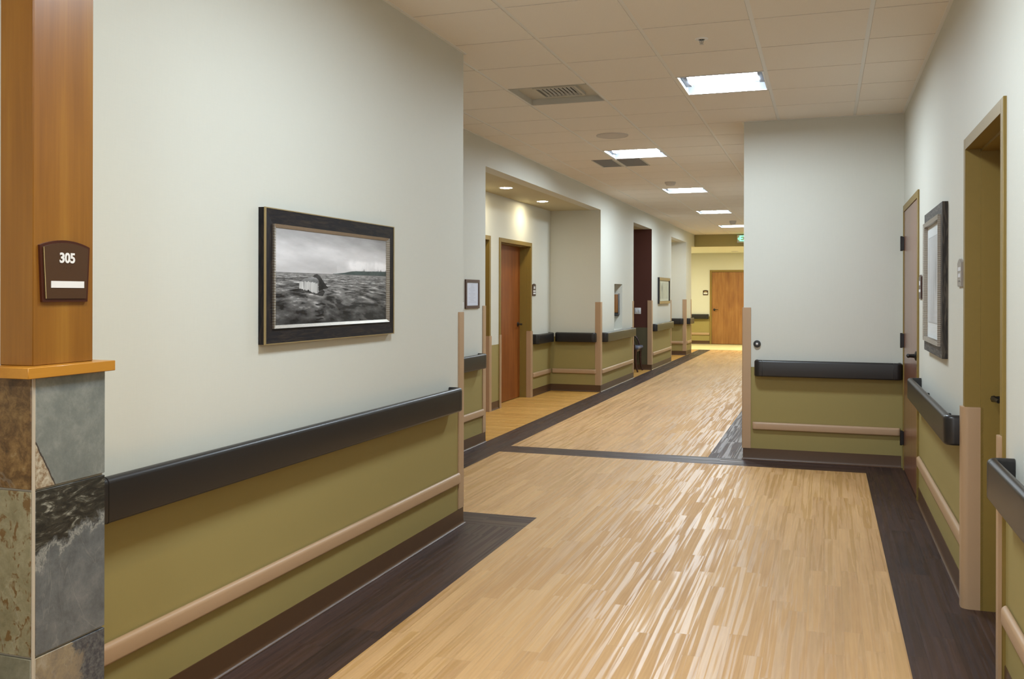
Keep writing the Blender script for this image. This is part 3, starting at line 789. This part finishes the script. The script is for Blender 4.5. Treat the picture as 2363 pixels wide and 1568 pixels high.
def whale(U, V):
    A = 2.5; x = U*A; H = .548
    # overcast sky: soft long cloud bands, brightest low over the water
    cl = fbm(x*1.6+V*1.5, V*7+x*.25, 5, 3); c2 = fbm(x*3.1+4, V*16, 4, 7)
    s = .745+.20*(cl-.5)+.09*(c2-.5)
    s = s+.07*np.exp(-((V-.74)/.10)**2)-.17*smooth(V, .78, 1.02)-.10*smooth(U, .80, 1.0)*smooth(V, .72, .9)
    s = s-.05*np.exp(-((V-.60)/.05)**2)*(U < .5)
    fog = smooth(U, .56, .68)*np.exp(-(np.abs(V-.655)/.060)**3)*(.30+.95*fbm(x*9, V*9, 4, 12)); s = np.clip(s+.26*fog, .25, .95)
    img = np.stack([s, s*.985, s*.99], -1)
    hl = .552+.042*smooth(U, .47, .70)+.010*smooth(U, .7, 1.0)+.004*(fbm(x*10, V*0, 3, 20)-.5)
    tn = .26+.12*(fbm(x*14, V*46, 4, 22)-.5)-.05*smooth(U, .9, 1)
    land = smooth(hl-V, -.002, .003)*(V > .54)*(U > .465)
    img = img*(1-land[..., None])+np.stack([tn*.88, tn*1.03, tn*1.0], -1)*land[..., None]
    tr_h = .034*np.clip((fbm(x*34, V*0+3, 3, 25)-.42)*4, 0, 1)*smooth(fbm(x*5, V*0, 2, 26), .38, .50)*smooth(U, .64, .69)
    tre = (V > hl-.001) & (V < hl+tr_h) & (tr_h > .003); f = (.45+.4*fbm(x*60, V*60, 2, 28))[..., None]; img = np.where(tre[..., None], img*f, img)
    # sea
    d = np.clip(H-V, 1e-4, 1); z = 1/(d+.05); sea = V < H
    wob = .35*fbm(x*1.4, z*.8, 2, 30)
    big = fbm(x*1.5*z**.55, (z*1.15+wob)*1.6, 3, 31); mid = fbm(x*3.4*z**.5+3*wob, z*3.6+2*wob, 4, 41); fine = fbm(x*8*z**.35, z*9, 3, 47)
    lit = np.exp(-((U-.55)/.30)**2)*np.exp(-((d-.17)/.13)**2)
    t = .36+.34*(mid-.5)*2.1*(1-.55*smooth(d, .25, .5))+.26*(big-.5)*1.6+.14*(fine-.5)
    t = t+.14*lit+.24*np.exp(-d/.05)-.12*smooth(d, .22, .50)
    crest = smooth(mid, .60, .70)*smooth(big, .42, .6); t = t+.20*crest*(1-.6*smooth(d, .3, .5))
    tro = smooth(-mid, -.42, -.34); t = t*(1-.38*tro)
    far_ = 1-np.exp(-d/.02); t = .50*(1-far_)+t*far_; t = .05+t*.80-.06*smooth(d, .3, .5); t = np.clip(t, .06, .85)
    img[sea] = np.stack([t, t*.985, t*.975], -1)[sea]
    P = WH
    def blend(poly, col, soft=1):
        a = inpoly(U, V, poly); img[a] = (np.stack([col]*3, -1))[a]
    a = inpoly(U, V, P['shadow']); img[a] *= .42
    for (cx_, cy_), rx, ry in zip(P['refl'], (.045, .04, .035), (.013, .010, .009)):
        dd = ((U-cx_)/rx)**2+((V-cy_-.004*np.sin(U*90))/ry)**2; img *= (1-.65*smooth(-dd, -1.3, -.6))[..., None]
    blend(P['stock'], .06+.12*fbm(x*16, V*24, 3, 71)+.10*smooth(V, .44, .54)*smooth(-U, -.40, -.33))
    st = .70+.42*(fbm(x*60, V*3.0+x*2, 3, 81)-.5)-.20*smooth(fbm(x*22, V*2, 2, 83), .55, .65)
    edge = fbm(x*70, V*0, 2, 85)*.022
    a = inpoly(U, V+edge, P['fall']) | inpoly(U, V, P['fall']) & (V > .40); img[a] = (np.stack([st, st*.99, st*.98], -1))[a]
    edge = (fbm(x*55, V*0, 2, 87)-.5)*.03
    a = inpoly(U, V+edge*(V < .475), P['lobe']); img[a] = (np.stack([.42+.22*(fbm(x*12, V*26, 3, 73)-.5)+.12*smooth(V, .46, .51)]*3, -1))[a]
    return np.clip(img, .02, 1)**1.9
def ring_frame(name, y0, y1, z0, z1, wy, wz, x0, x1, kh, kv, parent, sg=1, slope=0, wz2=None):
    """picture frame of four mitred rails on an X=const wall; front face may slope inward by slope"""
    wz2 = wz2 or wz
    f = B()
    o = [(y0, z0), (y1, z0), (y1, z1), (y0, z1)]; i = [(y0+wy, z0+wz2), (y1-wy, z0+wz2), (y1-wy, z1-wz), (y0+wy, z1-wz)]
    for e in range(4):
        n = (e+1) % 4; k = kh if e in (0, 2) else kv
        vs = [(x0, *o[e]), (x0, *o[n]), (x1, *o[n]), (x1, *o[e]), (x0, *i[e]), (x0, *i[n]), (x1-slope*sg, *i[n]), (x1-slope*sg, *i[e])]
        f.add(vs, [(0, 1, 2, 3), (3, 2, 6, 7), (7, 6, 5, 4), (4, 5, 1, 0), (0, 3, 7, 4), (1, 5, 6, 2)], k)
    return f.build(name, None, parent)
py0, py1, pz0, pz1 = 3.171, 4.334, 1.219, 1.766
pc = thing('framed_picture', (XL, (py0+py1)/2, pz0), 'black and white picture of a whale tail in a wide dark wood frame', 'picture')
ring_frame('frame', py0, py1, pz0, pz1, .064, .066, XL, XL+.030, 'distressed_wood_h', 'distressed_wood_v', pc, 1, .004)
ring_frame('edge_bead', py0-.001, py1+.001, pz0-.001, pz1+.001, .009, .004, XL+.026, XL+.0315, 'gold_trim', 'gold_trim', pc)
ring_frame('liner', py0+.060, py1-.060, pz0+.062, pz1-.062, .022, .013, XL+.016, XL+.035, 'silver_liner_h', 'silver_liner_v', pc, 1, .008)
iy0, iy1, iz0, iz1 = py0+.080, py1-.078, pz0+.073, pz1-.073
B().box(XL+.001, XL+.023, iy0-.002, iy1+.002, iz0-.002, iz1+.002, 'paper_grey').build('backing', None, pc)
image_plane('seascape_print', 1, 1, 620, 300, whale, lambda u, v: (XL+.024, iy0+(iy1-iy0)*u, iz0+(iz1-iz0)*v), pc)

# framed print on the right wall
qy0, qy1, qz0, qz1 = 5.37, 6.30, 1.085, 1.918
pc = thing('framed_picture', (XR, (qy0+qy1)/2, qz0), 'pale print with white mat in a wide grey-brown frame on the right wall', 'picture')
ring_frame('frame', qy0, qy1, qz0, qz1, .085, .082, XR, XR-.028, 'grey_wood_h', 'grey_wood_v', pc, -1)
ring_frame('liner', qy0+.07, qy1-.07, qz0+.062, qz1-.062, .040, .024, XR-.004, XR-.044, 'silver_liner_h', 'silver_liner_v', pc, -1, .004)
B().box(XR-.001, XR-.020, qy0+.09, qy1-.09, qz0+.07, qz1-.07, 'mat_white').build('mat', None, pc)
def misty(U, V):
    s = .48+.10*(fbm(U*3, V*2, 4, 5)-.5)-.16*np.clip((fbm(U*6, V*1.5, 3, 8)-.52)*4, 0, 1)*np.exp(-((V-.45)/.35)**2)
    e = (U < .012) | (U > .988) | (V < .01) | (V > .99); s = np.where(e, .30, s)
    return np.stack([s, s*1.0, s*1.0], -1)
image_plane('pale_print', 1, 1, 90, 90, misty, lambda u, v: (XR-.0215, qy1-.18-(qy1-qy0-.36)*u, qz0+.175+(qz1-qz0-.33)*v), pc, .4)

# black framed picture far down the left wall
ry0, ry1, rz0, rz1 = 18.09, 19.42, 1.24, 1.762
pc = thing('framed_picture', (XF, (ry0+ry1)/2, rz0), 'cream print in a black frame beyond the dark red recess', 'picture')
ring_frame('frame', ry0, ry1, rz0, rz1, .075, .055, XF, XF+.035, 'gold_brown_frame', 'black_frame', pc)
B().box(XF+.001, XF+.015, ry0+.07, ry1-.07, rz0+.05, rz1-.05, 'mat_cream').build('mat', None, pc)
def reeds(U, V):
    s = .50+.10*(fbm(U*4, V*3, 3, 15)-.5)-.22*np.clip((vnoise(U*22, V*1.5, 17)-.72)*5, 0, 1)
    return np.stack([s*1.0, s*1.02, s*.78], -1)
image_plane('reed_print', 1, 1, 80, 50, reeds, lambda u, v: (XF+.0165, ry0+.18+(ry1-ry0-.36)*u, rz0+.10+(rz1-rz0-.20)*v), pc, .5)

# framed notice
ny0, ny1, nz0, nz1 = 7.845, 8.198, 1.291, 1.556
pc = thing('framed_notice', (XF, (ny0+ny1)/2, nz0), 'white printed notice in a small brown frame on the left wall', 'notice')
ring_frame('frame', ny0, ny1, nz0, nz1, .030, .026, XF, XF+.014, 'brown_frame', 'brown_frame', pc)
B().box(XF, XF+.012, ny0, ny1, nz0-.001, nz0+.006, 'gold_brown_frame').build('gold_rim', None, pc)
B().box(XF, XF+.012, ny0, ny1, nz1-.005, nz1+.001, 'gold_brown_frame').build('gold_rim', None, pc)
B().box(XF+.001, XF+.008, ny0+.025, ny1-.02, nz0+.022, nz1-.022, 'paper').build('sheet', None, pc)
tx = B()
for i in range(13):
    z = nz1-.045-i*.0135; hw = .035 if i < 2 else .09-.02*(i % 3)
    cyn = (ny0+ny1)/2
    tx.box(XF+.008, XF+.0086, cyn-hw, cyn+hw*(.5+.5*((i*7) % 5)/4), z-.002, z+.001, 'paper_grey')
tx.build('print_lines', None, pc)

# ------------------------------------------------------------------ small wall things
ds = thing('door_stop', (-.555, YB, .965), 'round black magnetic door holder above the handrail on the facing wall', 'door stop')
B().lathe((-.555, YB, 1.0), [(.030, 0), (.031, -.012), (.026, -.022), (.018, -.024)], 'y', 28, 'black_rubber').build('housing', None, ds)
B().lathe((-.555, YB-.0235, 1.0), [(.011, 0), (.010, -.0015), (.004, -.002)], 'y', 24, 'steel').build('magnet', None, ds)

sp = thing('switch_plate', (-3.36, M1, 1.055), 'white switch plate on the dark red wall', 'switch')
B().box(-3.422, -3.302, M1-.006, M1, 1.055, 1.172, 'white_plastic', .002).build('plate', None, sp)
for x in (-3.392, -3.332): B().box(x-.012, x+.012, M1-.009, M1-.006, 1.085, 1.142, 'paper', .001).build('rocker', None, sp)
tp = thing('wall_thermostat', (XL-.06, YC, 1.32), 'small white wall box at the end of the near left wall, above its corner guard', 'thermostat')
B().box(XL-.085, XL-.003, YC, YC+.024, 1.320, 1.372, 'white_plastic', .003).build('housing', None, tp)

# dispenser in the niche
dp = thing('soap_dispenser', (XF-.13, NY1-.07, 1.02), 'brown dispenser with black drip tray inside the wall niche', 'dispenser')
B().box(XF-.24, XF-.055, NY1-.09, NY1, 1.13, 1.425, 'dispenser_wood', .006).build('body', None, dp)
B().box(XF-.05, XF-.04, NY1-.085, NY1, 1.10, 1.44, 'grille_grey', .002).build('side_panel', None, dp)
B().box(XF-.25, XF-.05, NY1-.11, NY1, 1.075, 1.12, 'black_rubber', .008).build('drip_tray', None, dp)
B().box(XF-.20, XF-.16, NY1-.10, NY1-.09, 1.17, 1.19, 'black_rubber', .003).build('lever', None, dp)

# chair in the dark recess, facing the corridor
cx0, cy0_ = -3.48, 17.06
ch = thing('armchair', (cx0, cy0_, 0), 'dark wood armchair with grey seat inside the dark red recess', 'chair')
B().box(cx0-.24, cx0+.25, cy0_-.24, cy0_+.24, .415, .475, 'seat_vinyl', .024, 4).build('seat', None, ch)
B().box(cx0-.22, cx0+.225, cy0_-.225, cy0_+.225, .375, .418, 'dark_chair_wood', .008).build('seat_frame', None, ch)
B().box(cx0-.27, cx0-.225, cy0_-.20, cy0_+.20, .56, .86, 'seat_vinyl', .018, 3).build('backrest', None, ch)
for s in (-1, 1):
    y = cy0_+s*.235
    B().tube([(cx0+.195, y, .42), (cx0+.19, y, .25), (cx0+.205, y, .10), (cx0+.235, y, 0)], .02, 'dark_chair_wood', 10, [.022, .019, .017, .015]).build('leg', None, ch)
    B().tube([(cx0-.22, y, .88), (cx0-.215, y, .42), (cx0-.235, y, .15), (cx0-.28, y, 0)], .02, 'dark_chair_wood', 10, [.016, .022, .018, .015]).build('leg', None, ch)
    pts = [(cx0-.22, y, .67), (cx0-.08, y, .69)]
    for i in range(1, 8):
        t = PI/2*i/7; pts.append((cx0-.02+.20*math.sin(t), y, .69-.26*(1-math.cos(t))))
    B().tube(pts, .016, 'dark_chair_wood', 10).build('armrest', None, ch)

# ------------------------------------------------------------------ ceiling fixtures
def troffer(loc, label):
    x0, y0, z = loc; t = thing('ceiling_light', (x0+G/2, y0+G/2, CEIL), label, 'ceiling light', 'recessed square ceiling lights')
    x1, y1 = x0+G, y0+G; e = .012; D = .095
    X0, X1, Y0, Y1 = x0+e, x1-e, y0+e, y1-e
    f = B().box(X0, X1, Y0, Y0+.012, CEIL-.001, CEIL+.01, 'white_paint_metal').box(X0, X1, Y1-.012, Y1, CEIL-.001, CEIL+.01, 'white_paint_metal').box(X0, X0+.012, Y0+.012, Y1-.012, CEIL-.001, CEIL+.01, 'white_paint_metal').box(X1-.012, X1, Y0+.012, Y1-.012, CEIL-.001, CEIL+.01, 'white_paint_metal')
    f.build('rim', None, t)
    # curved reflector pan (arched across y)
    pan = B(); n = 12; vs = []
    for i in range(n+1):
        u = i/n; yy = Y0+.012+(Y1-Y0-.024)*u; zz = CEIL+.004+D*math.sin(PI*u)**.55
        vs += [(X0+.012, yy, zz), (X1-.012, yy, zz)]
    pan.add(vs, [(2*i, 2*i+1, 2*i+3, 2*i+2) for i in range(n)], 'reflector_paint', True)
    for xx in (X0+.012, X1-.012):
        q = [(xx, Y0+.012+(Y1-Y0-.024)*i/n, CEIL+.004+D*math.sin(PI*i/n)**.55) for i in range(n+1)]
        pan.add(q, [list(range(n+1))], 'reflector_paint')
    pan.build('reflector', None, t)
    # central basket lens with lit diffuser
    cyy = (Y0+Y1)/2; hb = .145; dl = B(); vs = []; m_ = 8
    for i in range(m_+1):
        a = PI*i/m_; vs += [(X0+.055, cyy-hb*math.cos(a), CEIL+.056-.036*math.sin(a)), (X1-.055, cyy-hb*math.cos(a), CEIL+.056-.036*math.sin(a))]
    dl.add(vs, [(2*i, 2*i+2, 2*i+3, 2*i+1) for i in range(m_)], 'lit_diffuser', False)
    dl.build('diffuser', None, t)
    for xa, xb in ((X0+.013, X0+.055), (X1-.055, X1-.013)):
        B().box(xa, xb, cyy-hb-.004, cyy+hb+.004, CEIL+.026, CEIL+.075, 'end_plate_paint', .004).build('end_plate', None, t)
    return t
names = ['large square ceiling light nearest the camera, above the wall block', 'ceiling light overhead just above the top edge of the view', 'ceiling light behind the camera on the right',
         'second square ceiling light, in front of the dark return grilles', 'third square ceiling light down the corridor', 'fourth square ceiling light down the corridor', 'fifth and farthest square ceiling light, before the exit sign']
proto = troffer((LC[0][0], LC[0][1], CEIL), names[0])
for (x, y), nm in zip(LC[1:], names[1:]):
    dup(proto, (x+G/2, y+G/2, CEIL), nm, 'recessed square ceiling lights')
# supply diffuser: recessed square tile with louvre
vx, vy = vent_c; vt = thing('air_vent', (vx+G/2, vy+G/2, CEIL), 'square recessed air vent with small louvred grille in the ceiling', 'air vent')
X0, X1, Y0, Y1 = vx+.012, vx+G-.012, vy+.012, vy+G-.012; zp = CEIL+.045
gx0, gx1, gy0, gy1 = vx+.17, vx+.46, vy+.18, vy+.46
simple('vent_paint', (.55, .53, .47), .45)
f = B()
for (a, b_, c_, d_) in ((X0, X1, Y0, gy0), (X0, X1, gy1, Y1), (X0, gx0, gy0, gy1), (gx1, X1, gy0, gy1)): f.box(a, b_, c_, d_, zp, zp+.004, 'vent_paint')
f.box(X0, X0+.003, Y0, Y1, CEIL, zp, 'vent_paint').box(X1-.003, X1, Y0, Y1, CEIL, zp, 'vent_paint').box(X0, X1, Y0, Y0+.003, CEIL, zp, 'vent_paint').box(X0, X1, Y1-.003, Y1, CEIL, zp, 'vent_paint')
f.build('panel', None, vt)
f = B(); t_ = .012
f.box(gx0-.02, gx1+.02, gy0-.02, gy0, zp-.02, zp, 'vent_paint').box(gx0-.02, gx1+.02, gy1, gy1+.02, zp-.02, zp, 'vent_paint').box(gx0-.02, gx0, gy0, gy1, zp-.02, zp, 'vent_paint').box(gx1, gx1+.02, gy0, gy1, zp-.02, zp, 'vent_paint')
f.build('grille_frame', None, vt)
B().box(gx0, gx1, gy0, gy1, zp+.05, zp+.054, 'dark_void').box(gx0-.002, gx0, gy0, gy1, zp, zp+.05, 'dark_void').box(gx1, gx1+.002, gy0, gy1, zp, zp+.05, 'dark_void').box(gx0, gx1, gy0-.002, gy0, zp, zp+.05, 'dark_void').box(gx0, gx1, gy1, gy1+.002, zp, zp+.05, 'dark_void').build('duct', None, vt)
for i in range(9):
    x = gx0+(gx1-gx0)*(i+.7)/9.4
    B().prism([(x, zp-.018), (x+.002, zp-.018), (x+.009, zp-.006), (x+.007, zp-.006)], 'y', gy0, gy1, 'vent_paint').build('louvre', None, vt)

# round speaker
spk = thing('ceiling_speaker', (-1.895, 8.555, CEIL), 'round flush ceiling speaker just before the second light', 'speaker')
B().lathe((-1.895, 8.555, CEIL), [(.150, .002), (.149, -.008), (.135, -.011), (.132, -.008)], 'z', 40, 'tile_speaker').build('ring', None, spk)
B().lathe((-1.895, 8.555, CEIL), [(.132, -.008), (.06, -.010), (.001, -.0105)], 'z', 40, 'tile_speaker').build('grille', None, spk)

# two dark return grilles either side of a runner
for nm, a, b_ in (('dark return air grille left of the ceiling runner, behind the second light', -2.455, -2.235), ('dark return air grille right of the ceiling runner, behind the second light', -2.185, -1.925)):
    rg = thing('return_grille', ((a+b_)/2, 10.35, CEIL), nm, 'air vent', 'dark return grilles in the ceiling')
    B().box(a, b_, 10.085, 10.655, CEIL-.004, CEIL+.003, 'grille_grey').build('screen', None, rg)
    B().box(a-.012, a, 10.075, 10.665, CEIL-.008, CEIL+.003, 'vent_paint').box(b_, b_+.008, 10.075, 10.665, CEIL-.008, CEIL+.003, 'vent_paint').build('edge_strip', None, rg)

def sprinkler(x, y, label, z=CEIL):
    s = thing('fire_sprinkler', (x, y, z), label, 'sprinkler', 'ceiling sprinklers')
    B().lathe((x, y, z), [(.038, 0), (.036, -.004), (.020, -.006), (.019, -.001)], 'z', 28, 'white_paint_metal').build('escutcheon', None, s)
    B().lathe((x, y, z), [(.017, -.001), (.016, -.004)], 'z', 20, 'dark_void').build('cup', None, s)
    B().tube([(x, y, z), (x, y, z-.030)], .0035, 'steel', 8).tube([(x-.010, y, z-.005), (x-.009, y, z-.022), (x, y, z-.030)], .002, 'steel', 6).tube([(x+.010, y, z-.005), (x+.009, y, z-.022), (x, y, z-.030)], .002, 'steel', 6).build('yoke', None, s)
    B().lathe((x, y, z-.033), [(.012, 0), (.012, .002), (.003, .004)], 'z', 16, 'steel').build('deflector', None, s)
    return s
sprinkler(-.687, 5.494, 'fire sprinkler in the ceiling in front of the nearest light')
sd = thing('smoke_detector', (-1.95, 12.35, CEIL), 'small white ceiling detector before the third light', 'smoke detector')
B().lathe((-1.95, 12.35, CEIL), [(.075, 0), (.073, -.015), (.055, -.045), (.03, -.05)], 'z', 28, 'tile_speaker').build('housing', None, sd)
sd = thing('smoke_detector', (-1.77, 19.2, CEIL), 'small ceiling detector hanging in front of the farthest light', 'smoke detector')
B().lathe((-1.77, 19.2, CEIL), [(.07, 0), (.068, -.025), (.05, -.07), (.03, -.078)], 'z', 28, 'tile_speaker').build('housing', None, sd)

# downlights
def downlight(x, y, z, label, r=.072, k='lit_downlight', grp='round recessed downlights'):
    d = thing('recessed_downlight', (x, y, z), label, 'ceiling light', grp)
    B().lathe((x, y, z), [(r+.018, .001), (r+.017, -.003), (r, -.004), (r-.003, .0)], 'z', 32, 'white_paint_metal', False).build('trim_ring', None, d)
    B().lathe((x, y, z), [(r-.002, -.003), (r-.002, -.0025)], 'z', 28, k).build('lens', None, d)
    return d
downlight(-3.50, 10.16, HD, 'left lit downlight in the door alcove ceiling')
downlight(-3.55, 11.79, HD, 'right lit downlight in the door alcove ceiling')
downlight(-1.55, 25.0, SZ, 'lit downlight of the end corridor, hidden behind the facing wall', .10, 'lit_warm')
sk = thing('ceiling_disc', (-2.36, 26.2, SZ), 'small white flush disc in the yellow ceiling above the end door', 'speaker')
B().lathe((-2.36, 26.2, SZ), [(.10, 0), (.098, -.008), (.05, -.012)], 'z', 28, 'white_plastic').build('cover', None, sk)
downlight(-4.3, 25.0, SZ, 'lit downlight in the end corridor to the left, out of sight', .10, 'lit_warm')
downlight(.3, 25.0, SZ, 'lit downlight in the end corridor to the right, out of sight', .10, 'lit_warm')
downlight(-3.55, 20.9, HD, 'added fill downlight in the third recess, hidden behind its header')  # unseen lamp added to brighten the far corridor

# exit sign
ex = thing('exit_sign', (-1.85, 23.42, 2.70), 'green lit exit sign partly hidden by the facing wall', 'exit sign')
B().box(-2.055, -1.62, 23.405, 23.445, 2.705, 2.895, 'white_plastic', .004).build('housing', None, ex)
B().box(-2.047, -1.628, 23.401, 23.405, 2.713, 2.887, 'white_plastic').build('face', None, ex)
B().prism([(-2.038, 2.80), (-2.016, 2.835), (-2.016, 2.765)], 'y', 23.396, 23.401, 'exit_green').build('arrow', None, ex)
text_mesh('EXIT', .185, 'lettering', 'exit_green', ex, (-2.006, 23.398, 2.80), (1, 0, 0), (0, 0, 1), .002, .003, 'LEFT')

# ------------------------------------------------------------------ unseen fill added out of view: glowing window panes and warm downlights
emis('fill_pane', (.92, .96, 1), 1.8)  # fill glow for the added window, lifts ceiling and walls
wn = struct(thing('fill_window', (-.9, -4.05, .6)))
f = B()
for (a, b_, c_, d_) in ((-2.16, .36, .54, .60), (-2.16, .36, 2.60, 2.66), (-2.16, -2.10, .60, 2.60), (.30, .36, .60, 2.60), (-.93, -.87, .60, 2.60)): f.box(a, b_, -4.05, -4.0, c_, d_, 'olive_frame_paint', .004, 1)
f.build('frame', None, wn)
for a, b_ in ((-2.10, -.93), (-.87, .30)): B().box(a, b_, -4.045, -4.03, .60, 2.60, 'fill_pane').build('pane', None, wn)
for n_, (x, y, e_) in enumerate(((-1.05, 1.35, 32), (-.2, .1, 16))):  # downlights added to warm and brighten the near floor and dado
    lb = ['added warm fill downlight in front of the room 305 doorway', 'added warm fill downlight above the camera position'][n_]
    d = downlight(x, y, CEIL-.001, lb, .07, 'lit_downlight')
    ld = bpy.data.lights.new('fill_spot', 'SPOT'); ld.energy = e_; ld.color = (1, .84, .55); ld.spot_size = math.radians(125); ld.spot_blend = .8; ld.shadow_soft_size = .06
    lo = bpy.data.objects.new('lamp', ld); COL.objects.link(lo); lo.parent = d; lo.location = (0, 0, -.02)
w = bpy.data.worlds.new('world'); scene.world = w; w.use_nodes = True
w.node_tree.nodes['Background'].inputs[0].default_value = (.9, .93, 1, 1); w.node_tree.nodes['Background'].inputs[1].default_value = .05

# ------------------------------------------------------------------ camera
cam = bpy.data.cameras.new('camera'); co = bpy.data.objects.new('camera', cam); COL.objects.link(co)
cam.sensor_fit = 'HORIZONTAL'; cam.sensor_width = 36; cam.lens = 36*2144.23/2363
cam.shift_y = -(784-679.74)/2363; cam.clip_start = .05; cam.clip_end = 100
Mx = Matrix.Rotation(.32515, 4, 'Z') @ Matrix.Rotation(PI/2, 4, 'X') @ Matrix.Rotation(.0021, 4, 'Z')
co.matrix_world = Matrix.Translation((0, 0, 1.4214)) @ Mx
scene.camera = co
vs = scene.view_settings
vs.view_transform = 'Standard'; vs.look = 'None'; vs.gamma = 1; vs.use_curve_mapping = False; vs.exposure = 1.12
